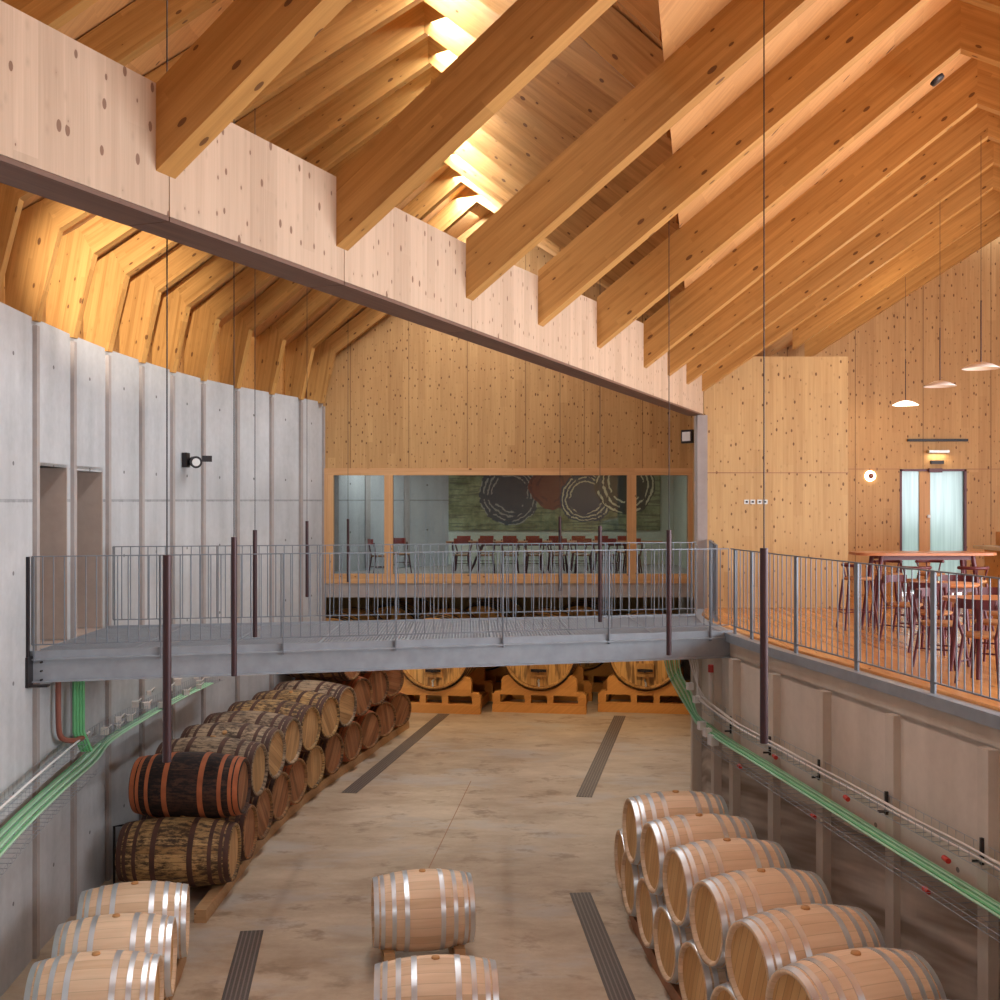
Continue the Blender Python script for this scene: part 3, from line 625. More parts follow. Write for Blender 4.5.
def place(proto, used, x, d, z, th, label, group, roll=0.0, cat='barrel'):
    Mx = T(x*K, d*K, z+H, th) @ Matrix.Rotation(roll, 4, 'X')
    if proto in used: o_ = copy_tree(proto, Mx)
    else: o_ = proto; o_.matrix_basis = Mx; W[o_] = Mx; used.add(proto)
    tag(o_, label, cat, group); return o_
used = set(); MB.SC = K
HN = [(0.422, 0.042), (0.366, 0.036), (0.27, 0.038), (0.158, 0.042)]
new = make_barrel(0.89, 0.35, 0.292, HN, 0.036, M['oak'], M['head'], M['hoop'])
MB.SC = 1.0
LOW, UP = 0.46*K-H, 1.06*K-H
R = math.radians
# two in the middle of the floor
place(new, used, -0.70, 10.36, LOW, R(9), 'new pale oak barrel alone in mid floor, the one farther from the camera', 'barrels in the middle of the floor')
place(new, used, -0.47, 8.39, LOW, R(5), 'new pale oak barrel in mid floor cut by the bottom edge of the photo', 'barrels in the middle of the floor')
# right stack
up = [(1.65, 10.8, 7), (1.73, 10.0, 9), (1.83, 9.27, 11), (1.93, 8.5, 14), (2.05, 7.72, 17), (2.15, 6.95, 19), (2.26, 6.2, 20)]
# a bung px gives the barrel centre
for i, (x, d, th) in enumerate(up):
    place(new, used, x, d, UP, R(th), '%s new pale barrel from the back in the upper row of the right stack' % ORD[i], 'upper row of new barrels on the right')
lo_ = [(1.67, 11.85, 5), (1.67, 11.13, 6), (1.73, 10.35, 8)] + [((a[0]+b[0])/2+0.02, (a[1]+b[1])/2, (a[2]+b[2])/2) for a, b in zip(up[1:], up[2:])]
for i, (x, d, th) in enumerate(lo_):
    place(new, used, x, d, LOW, R(th), '%s new pale barrel from the back in the lower row of the right stack' % ORD[i], 'lower row of new barrels on the right')
# new ones bottom left
for i, (x, d) in enumerate([(-3.16, 9.95), (-3.06, 9.17), (-2.95, 8.4)]):
    place(new, used, x, d, LOW+0.03, R(12-i*1.5), 'new pale barrel with zinc hoops at lower left, %s' % ['rearmost, next to the old stained barrel', 'the middle one of three', 'front one cut by the bottom edge'][i], 'new barrels beside the old stack on the left')
# old stack
HO = [(0.548, 0.05), (0.49, 0.035), (0.385, 0.04), (0.19, 0.055)]
def oldb(st, hd, hp): return make_barrel(1.16, 0.355, 0.29, HO, 0.05, M[st], M[hd], M[hp], 'old_barrel')
MB.SC = K
protos = {'tan': oldb('oak_old', 'head_old', 'rust'), 'grey': oldb('oak_grey', 'head_old', 'rust'), 'brown': oldb('oak_brown', 'head_red', 'rust'), 'red': oldb('oak_brown', 'head_red', 'rust_red'), 'black': oldb('oak_black', 'head_red', 'rust_red')}
MB.SC = 1.0
desc = {'tan': 'mottled tan', 'grey': 'greyed', 'brown': 'dark brown', 'red': 'brown red-hooped', 'black': 'blackened red-hooped'}
lowr = [(-2.80, 12.03, 0, 'tan'), (-2.79, 12.75, -4, 'brown'), (-2.79, 13.5, -9, 'brown'), (-2.74, 14.3, -14, 'brown'), (-2.67, 15.05, -16, 'red'), (-2.57, 15.85, -18, 'tan'), (-2.43, 16.7, -20, 'brown'), (-2.26, 17.55, -22, 'red'), (-2.09, 18.4, -29, 'red'), (-1.95, 19.3, -35, 'brown'), (-1.77, 20.15, -38, 'red')]
upr = [(-2.77, 12.35, -2, 'black'), (-2.76, 13.1, -7, 'grey'), (-2.72, 13.9, -11, 'grey'), (-2.66, 14.65, -14, 'grey'), (-2.56, 15.45, -17, 'tan'), (-2.42, 16.25, -19, 'tan'), (-2.29, 17.1, -21, 'grey'), (-2.17, 17.95, -27, 'red'), (-2.02, 18.85, -33, 'red'), (-1.86, 19.7, -37, 'red')]
for row, z, nm in ((lowr, 0.47*K-H, 'lower'), (upr, 1.08*K-H, 'upper')):
    for i, (xe, de, th, k) in enumerate(row):
        c, s_ = math.cos(R(th)), math.sin(R(th)); x, d = xe-0.55*c, de-0.55*s_
        place(protos[k], used, x, d, z, R(th), '%s old barrel from the front, %s, %s row by the left wall' % (ORD[i], desc[k], nm), '%s row of old barrels' % nm, roll=random.uniform(-1, 1))
for i, (xe, de, th, k) in enumerate([(-2.27, 17.6, -24, 'brown'), (-2.10, 18.4, -30, 'brown'), (-1.95, 19.25, -35, 'red')]):
    c, s_ = math.cos(R(th)), math.sin(R(th)); place(protos[k], used, xe-0.55*c, de-0.55*s_, 1.69*K-H, R(th), '%s old barrel from the front in the third tier, close under the bridge' % ORD[i], 'third tier of old barrels', roll=0.4)

# racks under the barrels
def rail(name, pts, z, w_, h_, mat, label, group=None):
    rt = None; m_ = MB()
    pts = [(x*K, y*K) for x, y in pts]; z, w_, h_ = z*K, w_*K, h_*K
    for a, b in zip(pts, pts[1:]): m_.bar((a[0], a[1], z), (b[0], b[1], z), w_, h_)
    o_ = m_.build(name, mat, None, T(pts[0][0], pts[0][1], z)); tag(o_, label, 'rail', group)
shift = lambda row, k: [(xe-k*math.cos(R(th)), de-k*math.sin(R(th))) for xe, de, th, _ in row]
def extend(pts, e=0.35):
    a, b = V3((*pts[0], 0)), V3((*pts[1], 0)); p = a-(b-a).normalized()*e; a2, b2 = V3((*pts[-1], 0)), V3((*pts[-2], 0)); q = a2-(b2-a2).normalized()*e
    return [(p.x, p.y)] + list(pts) + [(q.x, q.y)]
rail('barrel_rail', extend(shift(lowr, 0.13), 0.75), 0.065, 0.12, 0.13, M['rack'], 'long timber rail under the aisle ends of the old barrels', 'barrel rails')
rail('barrel_rail', extend(shift(lowr, 0.95)), 0.065, 0.12, 0.13, M['rack'], 'long timber rail under the wall ends of the old barrels', 'barrel rails')
nl = [(-3.16, 9.95), (-3.06, 9.17), (-2.95, 8.4)]
rail('barrel_rail', extend([(x+0.33, d+0.06) for x, d in nl]), 0.08, 0.1, 0.16, M['rack'], 'timber rail under the aisle ends of the new barrels at lower left', 'barrel rails')
rail('barrel_rail', extend([(x-0.33, d-0.06) for x, d in nl]), 0.08, 0.1, 0.16, M['rack'], 'timber rail under the wall ends of the new barrels at lower left', 'barrel rails')
for s_, nm in ((-0.33, 'aisle'), (0.33, 'wall')):
    rail('barrel_rail', extend([(x+s_*math.cos(R(th)), d+s_*math.sin(R(th))) for x, d, th in lo_]), 0.065, 0.11, 0.13, M['rack_red'], 'timber rail under the %s ends of the right-hand stack' % nm, 'barrel rails')
for j, (x, d, th) in enumerate([(-0.70, 10.36, 9), (-0.47, 8.39, 5)]):
    for s_ in (-0.31, 0.31):
        b_ = MB(); cx, cy = (x+s_*math.cos(R(th)))*K, (d+s_*math.sin(R(th)))*K
        b_.box((cx, cy, 0.065), (0.12, 0.8, 0.13), R(th))
        for e in (-1, 1):
            ex, ey = cx-e*0.28*math.sin(R(th)), cy+e*0.28*math.cos(R(th)); b_.box((ex, ey, 0.18), (0.12, 0.12, 0.12), R(th))
        o = b_.build('barrel_chock', M['rack'], None, T(cx, cy, 0, R(th)))
        tag(o, 'timber cradle under the %s end of the %s mid-floor barrel' % ('left' if s_ < 0 else 'right', 'farther' if j == 0 else 'nearer'), 'chock', 'timber cradles under the mid-floor barrels')


# big vats on saddles
def make_vat():
    rt = empty('oak_vat', Matrix.Identity(4)); L, rb, re = 2.0, 0.77, 0.70
    Rr = lambda x: rb-(rb-re)*(abs(x-L/2)/(L/2))**2
    m_ = MB(); m_.lathe([(0.05, re-0.06), (0, re-0.045)] + [(L*i/12, Rr(L*i/12)) for i in range(13)] + [(L, re-0.06)], 48); m_.build('staves', M['vatstave'], rt, raw=True)
    h_ = MB(); n = 48
    h_.add([(0.05, 0, 0)] + [(0.05, (re-0.055)*math.cos(2*math.pi*k/n), (re-0.055)*math.sin(2*math.pi*k/n)) for k in range(n)], [(0, 1+(k+1) % n, 1+k) for k in range(n)]); h_.build('vat_head', M['vathead'], rt, raw=True)
    h_ = MB(); h_.add([(L-0.02, 0, 0)] + [(L-0.02, (re-0.05)*math.cos(2*math.pi*k/n), (re-0.05)*math.sin(2*math.pi*k/n)) for k in range(n)], [(0, 1+k, 1+(k+1) % n) for k in range(n)]); h_.build('vat_head', M['vathead'], rt, raw=True)
    for hx, w_ in ((0.03, 0.06), (0.14, 0.05), (0.3, 0.05), (0.55, 0.05), (1.45, 0.05), (1.7, 0.05), (1.86, 0.05), (1.97, 0.06)):
        q = MB(); a, b = hx-w_/2, hx+w_/2; q.lathe([(a, Rr(a)-0.003), (a, Rr(a)+0.007), (b, Rr(b)+0.007), (b, Rr(b)-0.003)], 48); q.build('hoop', M['black'], rt, raw=True)
    d_ = MB(); d_.box((0.035, 0, -0.33), (0.05, 0.34, 0.26)); hd = d_.build('hatch', M['vatstave'], rt, raw=True)
    b_ = MB(); b_.box((0.0, 0, -0.33), (0.04, 0.30, 0.05)); b_.tube([(-0.01, 0, -0.33), (-0.09, 0, -0.33)], 0.03, 8); b_.box((-0.09, 0, -0.33), (0.02, 0.16, 0.03)); b_.build('hatch_bar', M['black'], rt, raw=True)
    v_ = MB(); v_.tube([(0.05, 0, -0.52), (-0.08, 0, -0.52), (-0.12, -0.02, -0.56), (-0.12, -0.02, -0.62)], 0.018, 8); v_.build('tap', M['hoop'], rt, raw=True)
    return rt
def make_saddle():
    rt = empty('vat_saddle', Matrix.Identity(4))
    for y0, nm in ((0.12, 'front_cradle'), (1.6, 'back_cradle')):
        # outline across (a) and up (b), with a round seat for the vat
        out = [(-0.74, 0.36), (-0.74, 0.62)]
        import math as mm
        for k in range(0, 9): t_ = mm.pi*k/16; out.append((-0.74+0.09*(1-mm.cos(t_)), 0.62+0.09*mm.sin(t_)))
        c_z = 1.16; r_ = 0.735
        xs = [-0.60+1.2*k/16 for k in range(17)]
        for x in xs:
            out.append((x, c_z-mm.sqrt(r_*r_-x*x)))
        for k in range(8, -1, -1): t_ = mm.pi*k/16; out.append((0.74-0.09*(1-mm.cos(t_)), 0.62+0.09*mm.sin(t_)))
        out += [(0.74, 0.36)]
        m_ = MB(); m_.poly(out, 0.14, lambda a, b, t_: (y0+t_, a, b))
        for x in (-0.84, -0.22, 0.22, 0.84): m_.box((y0, x, 0.275), (0.14, 0.12 if abs(x) < 0.5 else 0.16, 0.17))
        m_.poly([(-0.92, 0.0), (0.92, 0.0), (0.92, 0.14), (0.90, 0.19), (-0.90, 0.19), (-0.92, 0.14)], 0.16, lambda a, b, t_: (y0+t_, a, b))
        m_.poly([(-0.9, 0.355), (-0.86, 0.41), (-0.74, 0.41), (-0.74, 0.355)], 0.14, lambda a, b, t_: (y0+t_, a, b)); m_.poly([(0.74, 0.355), (0.74, 0.41), (0.86, 0.41), (0.9, 0.355)], 0.14, lambda a, b, t_: (y0+t_, a, b))
        m_.poly([(-0.76, 0.345), (0.76, 0.345), (0.76, 0.37), (-0.76, 0.37)], 0.141, lambda a, b, t_: (y0+t_, a, b))
        m_.build(nm, M['saddle'], rt, raw=True)
    for s_ in (-1, 1):
        b_ = MB(); b_.box((0.86, s_*0.8, 0.1), (1.34, 0.1, 0.16)); b_.build('side_bar', M['saddle'], rt, raw=True)
    return rt
MB.SC = K; vat, sad = make_vat(), make_saddle(); MB.SC = 1.0
usedv = set()
vnames = ['far-left big oak vat partly behind the stacked old barrels', 'left one of the three big oak vats seen below the bridge', 'middle one of the three big oak vats seen below the bridge', 'right one of the big oak vats, beside the green cables']
for i, x in enumerate([-3.3, -1.3, 0.75, 2.82]):
    th = R(90-9)
    for pr, z, lab, grp, cat in ((vat, 1.165, vnames[i], 'big vats under the dining room', 'vat'), (sad, 0, 'varnished timber saddle under the ' + vnames[i].replace(' seen below the bridge', ''), 'saddles under the big vats', 'saddle')):
        Mx = T(x*K, 22.35*K, z*K, th)
        if pr in usedv: o = copy_tree(pr, Mx)
        else: o = pr; o.matrix_basis = Mx; W[o] = Mx; usedv.add(pr)
        tag(o, lab[:110], cat, grp)

for i, (x, d) in enumerate([(-3.0, 31.3), (-0.5, 31.5), (2.2, 31.5)]):
    o = copy_tree(vat, T(x, d, 1.165*K, R(78))); tag(o, 'big oak vat in the dark back row of the cellar, %s from the left' % ORD[i], 'vat', 'back row of vats')
    o = copy_tree(sad, T(x, d, 0, R(78))); tag(o, 'timber saddle in the dark back row of the cellar, %s from the left' % ORD[i], 'saddle', 'back row of saddles')

# ---------------------------------------------------------------- floor drains, unprojected straight strips
def drain(p, q, w_, label):
    def fl(px, py): d = H*1150/(py-500); return Vector(((px-500)/1150*d, d, 0.003))
    a, b = fl(*p), fl(*q); L = (b-a).length; Mx = T(a.x, a.y, 0.003, math.atan2(b.y-a.y, b.x-a.x)); m_ = MB(); m_.box((L/2, 0, 0.0), (L, w_*K, 0.008))
    o_ = m_.build('floor_drain', M['drain'], None, Mx, raw=True); tag(o_, label, 'drain', 'dark floor drains')
def crack(p, q):
    fl = lambda px, py: Vector(((px-500)/1150*(H*1150/(py-500)), H*1150/(py-500), 0.001))
    a, b = fl(*p), fl(*q); m_ = MB(); m_.bar(a, b, 0.012, 0.003); struct(m_, 'trim_50', M['rack_red'])
crack((471, 781), (429, 868))
drain((444, 714), (349, 793), 0.22, 'long dark floor drain far left, running towards the left vat')
drain((620, 716), (584, 797), 0.22, 'long dark floor drain far right, running towards the right vat')
drain((580, 893), (638, 1040), 0.22, 'dark floor drain beside the right-hand stack of new barrels')
drain((252, 931), (222, 1050), 0.22, 'dark floor drain beside the new barrels at lower left')

# ---------------------------------------------------------------- footbridge
NA, NB = P(-5.36, 13.05, 0), P(3.06, 15.15, 0)
FA, FB = P(-5.38, 15.7, 0), P(2.96, 17.35, 0)
bridge = empty('footbridge', T(-1.2, 15.3, DECK+H), 'steel footbridge with grating deck crossing from the left doorways to the terrace', 'bridge')
def pt(A, B, t_, z): p = lerp(A, B, t_); return (p[0], p[1], z+H)
# deck: grating panels with real bars
def grating(u0, u1, v0, v1, mi):
    m_ = MB(); c = lambda u, v, z: (lambda a, b: (a[0]+(b[0]-a[0])*v, a[1]+(b[1]-a[1])*v, z+H))(lerp(NA, NB, u), lerp(FA, FB, u))
    L = 8.6*(u1-u0); nn = max(2, int(L/0.04)); D_ = 2.4*(v1-v0); mm_ = max(2, int(D_/0.06))
    for i in range(nn+1):
        u = u0+(u1-u0)*i/nn; m_.bar(c(u, v0, DECK-0.02), c(u, v1, DECK-0.02), 0.009, 0.035)
    for j in range(mm_+1):
        v = v0+(v1-v0)*j/mm_; m_.bar(c(u0, v, DECK-0.01), c(u1, v, DECK-0.01), 0.009, 0.012)
    for (a, b) in (((u0, v0), (u1, v0)), ((u0, v1), (u1, v1)), ((u0, v0), (u0, v1)), ((u1, v0), (u1, v1))): m_.bar(c(*a, DECK-0.018), c(*b, DECK-0.018), 0.012, 0.04)
    m_.build('grating', M['steel'], bridge)
NP_ = 8
for i in range(NP_):
    for v0, v1 in ((0.03, 0.5), (0.503, 0.97)): grating(i/NP_+0.001, (i+1)/NP_-0.001, v0, v1, 0)
for A, B, s_, nm in ((NA, NB, -1, 'near'), (FA, FB, 1, 'far')):
    m_ = MB(); h_ = 0.27; zc = DECK-0.06-h_/2
    m_.bar(pt(A, B, 0, zc), pt(A, B, 1, zc), 0.012, h_)
    for zz_ in (zc+h_/2-0.008, zc-h_/2+0.008): m_.bar(pt(A, B, 0, zz_), pt(A, B, 1, zz_), 0.12, 0.016)
    m_.bar(pt(A, B, 0, DECK-0.02), pt(A, B, 1, DECK-0.02), 0.015, 0.09)
    m_.build('girder', M['steel'], bridge)
m_ = MB()
for i in range(NP_+1):
    a, b = pt(NA, NB, min(0.998, max(0.002, i/NP_)), DECK-0.12), pt(FA, FB, min(0.998, max(0.002, i/NP_)), DECK-0.12); m_.bar(a, b, 0.06, 0.1)
m_.build('cross_beam', M['steel'], bridge)
m_ = MB(); m_.box(P(-5.33, 12.95, DECK+0.375), (0.05, 0.05, 1.45)); m_.bar(P(-5.36, 12.97, DECK-0.36), P(-5.1, 13.0, DECK-0.36), 0.1, 0.02); m_.box(P(-5.31, 12.97, DECK-0.2), (0.03, 0.14, 0.34))
for dz in (-0.1, -0.2, -0.3): m_.tube([P(-5.2, 13.02, DECK+dz), P(-5.2, 13.06, DECK+dz)], 0.012, 6)
m_.v = [(x, y, min(z, DECK+1.12+H)) for x, y, z in m_.v]
m_.build('end_plate', M['black'], bridge)

def railing(path, label, posts, spacing=0.115, zt_=1.1, zb_=0.1, post_w=0.012, post_d=0.05, ztop_extra=0.0, posts_drop=0.0):
    """path: list of (x, d); posts: distances along it."""
    P0 = [Vector((x, d, 0)) for x, d in path]; cum = [0]
    for a, b in zip(P0, P0[1:]): cum.append(cum[-1]+(b-a).length)
    def at(s_):
        for i in range(len(P0)-1):
            if s_ <= cum[i+1] + 1e-6: t_ = (s_-cum[i])/(cum[i+1]-cum[i]); p = P0[i].lerp(P0[i+1], t_); d = (P0[i+1]-P0[i]).normalized(); return p, d
        return P0[-1], (P0[-1]-P0[-2]).normalized()
    rt = empty('railing', T(path[0][0], path[0][1], DECK+H), label, 'railing', 'steel railings')
    for nm, z in (('top_rail', zt_), ('bottom_rail', zb_)):
        m_ = MB()
        for a, b in zip(P0, P0[1:]): m_.bar((a.x, a.y, DECK+z+H), (b.x, b.y, DECK+z+H), 0.03, 0.012)
        m_.build(nm, M['rail'], rt)
    n = int(cum[-1]/spacing)
    def bal(i):
        p, _ = at(cum[-1]*i/n); m_ = MB(); m_.tube([(p.x, p.y, DECK+zb_+H), (p.x, p.y, DECK+zt_+H)], 0.0068, 6); return m_
    first = min(n+1, 95); extra = MB()
    for i in range(n+1):
        if i < first: bal(i).build('baluster', M['rail'], rt)
        else: b2 = bal(i); extra.add(b2.v, b2.f, True)
    if extra.v: o_ = extra.build('baluster_rest', M['rail'], rt); o_['kind'] = 'stuff'
    for s_ in posts:
        p, d = at(s_); rz = math.atan2(d.y, d.x); m_ = MB(); m_.box((p.x, p.y, DECK+H+(zt_-posts_drop)/2), (post_w, post_d, zt_+posts_drop), rz); m_.build('post', M['rail'], rt)
    return rt
near = [(-5.30, 13.02), (3.0, 15.10)]; far = [(-5.3, 15.75), (2.95, 17.38)]
railing(near, 'footbridge railing on the side nearer the camera', [0.02, 1.4, 2.8, 4.15, 5.5, 6.9, 8.3], posts_drop=0.1)
railing(far, 'footbridge railing on the far side, in front of the window wall', [0.02, 1.4, 2.8, 4.2, 5.6, 7.0, 8.35], posts_drop=0.1)
ter = [(x+0.02, d) for x, d in EDGE[::-1] if 4.9 < d < 15] ; ter = [(3.04, 15.1)] + [p for p in ter if p[1] < 14.9]
railing(ter, 'curved railing along the terrace edge on the right, in front of the tables', [0.15, 0.75, 2.05, 3.42, 4.82, 6.2, 7.6, 9.0], spacing=0.12, post_w=0.07, post_d=0.02, posts_drop=0.06)
railing([(3.07, 16.3), (3.20, 17.3), (3.36, 18.4)], 'short railing return between the bridge landing and the concrete pillar', [0.15, 0.6, 1.1, 1.6, 2.0], spacing=0.11, post_w=0.05, post_d=0.05)

# ---------------------------------------------------------------- hanging tube lamps
tubes = [(167, 555, 762), (234, 537, 676), (255, 530, 637), (307, 521, 597), (348, 519, 582), (560, 516.5, 591), (600, 526, 622), (669, 530, 655), (764, 548, 743)]
tl_ = ['nearest on the left, in front of the footbridge', 'second from the left, ending in front of the bridge girder', 'third from the left, over the bridge deck', 'fourth from the left, before the far concrete corner', 'before the narrow left window pane', 'over mid bridge, before the wide window pane', 'right of mid bridge, before the wide pane', 'before the right window pane, ending at the girder', 'nearest on the right, in front of the terrace railing']
def roof_z(x, d):   # rough underside of the roof above a plan point
    gx = rx(d)
    if x < gx: return 3.1 + (FZ-3.1)*max(0, min(1, (x+4.9)/(gx+4.9)))+0.42
    v = vpt(d)
    if x < v[0]: return FZ+0.42 + (v[2]-FZ)*(x-gx)/(v[0]-gx)
    t_ = (x-v[0]); return v[2]+0.72*t_*1.07
for (px, y0, y1), tl in zip(tubes, tl_):
    s_ = (y1-y0)/1.3; d = 1150/s_; x = (px-500)/s_; z0, z1 = -(y0-500)/s_, -(y1-500)/s_
    rt = empty('pendant_tube_lamp', T(x, d, z1+H), 'slim dark hanging tube lamp, ' + tl, 'lamp', 'slim dark tube lamps on long wires')
    m_ = MB(); m_.tube([P(x, d, z1), P(x, d, z0)], 0.027, 14); m_.build('tube_body', M['tube'], rt)
    m_ = MB(); m_.tube([P(x, d, z1-0.0015), P(x, d, z1)], 0.02, 12); m_.build('lens', M['black'], rt)
    m_ = MB(); m_.tube([P(x, d, z0), P(x, d, roof_z(x, d))], 0.0045, 6); m_.build('wire', M['black'], rt)
# floodlight added out of view behind the edge beam to brighten the knee posts
fl = empty('fill_light', T(-1.75, 6.4, 2.0+H), 'small black floodlight added out of view behind the edge beam', 'lamp')
m_ = MB(); m_.box(P(-2.05, 6.2, 1.9), (0.2, 0.12, 0.16), 0.3); m_.build('lamp_body', M['black'], fl)
m_ = MB(); m_.box(P(-1.92, 6.15, 1.85), (0.14, 0.04, 0.04)); m_.build('bracket', M['black'], fl)
l = bpy.data.lights.new('fill_spot', 'SPOT'); l.energy = 8500; l.color = (1, 0.88, 0.74); l.spot_size = R(18); l.spot_blend = 1.0; l.shadow_soft_size = 0.04
o = bpy.data.objects.new('fill_spot', l); col.objects.link(o); o.location = P(-2.08, 6.32, 1.9); o['kind'] = 'helper'
o.rotation_euler = (Vector(P(-5.2, 15.7, 2.85))-o.location).to_track_quat('-Z', 'Y').to_euler()

# ---------------------------------------------------------------- cone pendants over the terrace
for i, (px, py, wd_, on, nm) in enumerate([(905.5, 404, 25, True, 'lit white cone pendant, lowest and left of the three'), (940, 385, 31, False, 'white cone pendant, middle of the three'), (981, 367, 36, False, 'white cone pendant, highest and nearest, at the right edge')]):
    s_ = wd_/0.42; d = 1150/s_; x = (px-500)/s_; z = (500-py)/s_
    rt = empty('cone_pendant', T(x, d, z+H), nm, 'lamp', 'white cone pendants over the terrace')
    m_ = MB(); m_.lathe([(0.0-0.02, 0.21), (-0.015, 0.212), (0.03, 0.13), (0.055, 0.05), (0.06, 0.012), (0.052, 0.012), (0.045, 0.05), (0.02, 0.125), (-0.02, 0.205)], 32, 'Z'); m_.v = [(a+x, b+d, c+z+H) for a, b, c in m_.v]
    m_.build('lamp_shade', M['shade_on'] if on else M['shade'], rt)
    m_ = MB(); m_.tube([P(x, d, z+0.055), P(x, d, z+0.055+(0.7 if i == 0 else 0.72))], 0.008, 8); m_.build('stem', M['tube'], rt)
    zr_ = [3.75, 4.05, 4.25][i]
    m_ = MB(); m_.tube([P(x, d, z+0.7), P(x, d, zr_)], 0.003, 6); m_.build('wire', M['black'], rt)
    l = bpy.data.lights.new('pendant_bulb', 'POINT'); l.energy = 24 if on else 0.6; l.color = (1, 0.75, 0.45); l.shadow_soft_size = 0.04
    o = bpy.data.objects.new('pendant_bulb', l); col.objects.link(o); o.location = P(x, d, z-0.04); o['kind'] = 'helper'
for (x, y, z, pw) in ((8.2, 15.5, 2.2, 40), (6.0, 9.5, 2.2, 20), (6.5, 18.2, 2.9, 22)):  # point lights without fixtures, added for warm light on the terrace
    l = bpy.data.lights.new('terrace_fill', 'POINT'); l.energy = pw; l.color = (1, 0.80, 0.52); l.shadow_soft_size = 0.15
    o = bpy.data.objects.new('terrace_fill', l); col.objects.link(o); o.location = P(x, y, z); o['kind'] = 'helper'
# ceiling rose on roof beam
m_ = MB(); s_ = 1150/11.6; m_.lathe([(-0.03, 0.001), (-0.03, 0.07), (0, 0.075)], 24, 'Z')
o = m_.build('ceiling_rose', M['black'], None, T(0, 0, 0), raw=True)
o.matrix_basis = T(4.27, 11.25, 4.12+H, math.atan2(RD[1], RD[0]), -math.atan(0.745)); tag(o, 'small black round fitting on the underside of the fifth roof beam near the ridge', 'ceiling fitting')

# ---------------------------------------------------------------- gable wall fittings
S = 1150/YG
gx = lambda px: (px-500)/S
gz = lambda py: (500-py)/S
wl_ = empty('wall_lamp', T(gx(870), YG, gz(476)+H), 'round glowing wall lamp with dark centre left of the terrace door', 'lamp')
m_ = MB(); m_.lathe([(0, 0.10), (-0.04, 0.095), (-0.055, 0.001)], 28, 'Z'); m_.v = [(a+gx(870), YG+c-0.002, b+gz(476)+H) for a, b, c in m_.v]; m_.build('diffuser', M['glow'], wl_)
m_ = MB(); m_.lathe([(-0.056, 0.05), (-0.085, 0.045), (-0.087, 0.001)], 20, 'Z'); m_.v = [(a+gx(870), YG+c, b+gz(476)+H) for a, b, c in m_.v]; m_.build('cap', M['copper'], wl_)
def fit(name, px0, px1, py0, py1, dep, mat, label, cat, y=YG):
    s2 = 1150/y; x0, x1, z0, z1 = (px0-500)/s2, (px1-500)/s2, (500-py1)/s2, (500-py0)/s2
    m_ = MB(); m_.box(P((x0+x1)/2, y-dep/2-0.002, (z0+z1)/2), (x1-x0, dep, z1-z0)); o_ = m_.build(name, mat, None, T((x0+x1)/2, y-0.002, (z0+z1)/2+H)); tag(o_, label, cat); return o_
fit('curtain_track', 907, 967, 439, 441.5, 0.06, M['black'], 'long thin black rail high above the terrace door', 'rail')
fit('picture_light', 927, 947, 450.5, 453, 0.12, M['plate'], 'slim grey light bar above the terrace door', 'lamp')
l = area_light('door_light', (gx(937), YG-0.08, gz(453.6)), 0.3, 1.6, (1, 0.85, 0.6), None, 0.03)
fit('sensor_box', 930, 943, 460.5, 464, 0.05, M['black'], 'small black sensor bar between light bar and door head', 'sensor')
fit('door_closer', 928, 941, 468.5, 472.5, 0.07, M['maroon'], 'dark brown closer box at the head of the terrace door', 'door closer')
sw = empty('switch_plate', T((756-500)/61.8, 18.6, -0.03+H), 'row of four steel socket plates on the timber box wall', 'socket')
for px in (746.5, 752.5, 759.5, 765):
    x = (px-500)/61.83; m_ = MB(); m_.box(P(x, 18.59, -0.03), (0.075, 0.016, 0.07)); pl = m_.build('socket', M['plate'], sw)
    m_ = MB(); m_.box(P(x, 18.578, -0.03), (0.035, 0.008, 0.03)); m_.build('insert', M['black'], pl)
# exit light on the side wall
ex = empty('exit_light', T(3.98, 24.0, 1.36+H), 'small framed emergency light box on the side wall beside the far timber wall', 'sign')
rzs = math.atan2(24.6-18.75, 4.12-3.40)
m_ = MB(); m_.box(P(3.93, 24.1, 1.33), (0.30, 0.07, 0.28), -0.9); m_.build('housing', M['black'], ex)
m_ = MB(); m_.box(P(3.90, 24.07, 1.33), (0.22, 0.02, 0.19), -0.9); m_.build('face', M['white'], ex)
# emergency spotlight on left wall
sp = empty('security_spotlight', T(-5.1, 19.1, 0.62+H), 'small black wall spotlight on the left concrete wall', 'lamp')
wx_ = interp(WL, 19.0)[0]
m_ = MB(); m_.box(P(wx_+0.04, 19.0, 0.66), (0.08, 0.2, 0.24)); m_.build('bracket', M['black'], sp)
m_ = MB(); m_.tube([P(wx_+0.14, 19.1, 0.64), P(wx_+0.24, 18.88, 0.62)], 0.085, 16, 0.1); m_.build('housing', M['black'], sp)
m_ = MB(); m_.tube([P(wx_+0.238, 18.882, 0.62), P(wx_+0.245, 18.865, 0.62)], 0.065, 16); m_.build('lens', M['white'], sp)
m_ = MB(); m_.box(P(wx_+0.40, 18.95, 0.68), (0.16, 0.02, 0.10), 0.3); m_.build('flap', M['black'], sp)

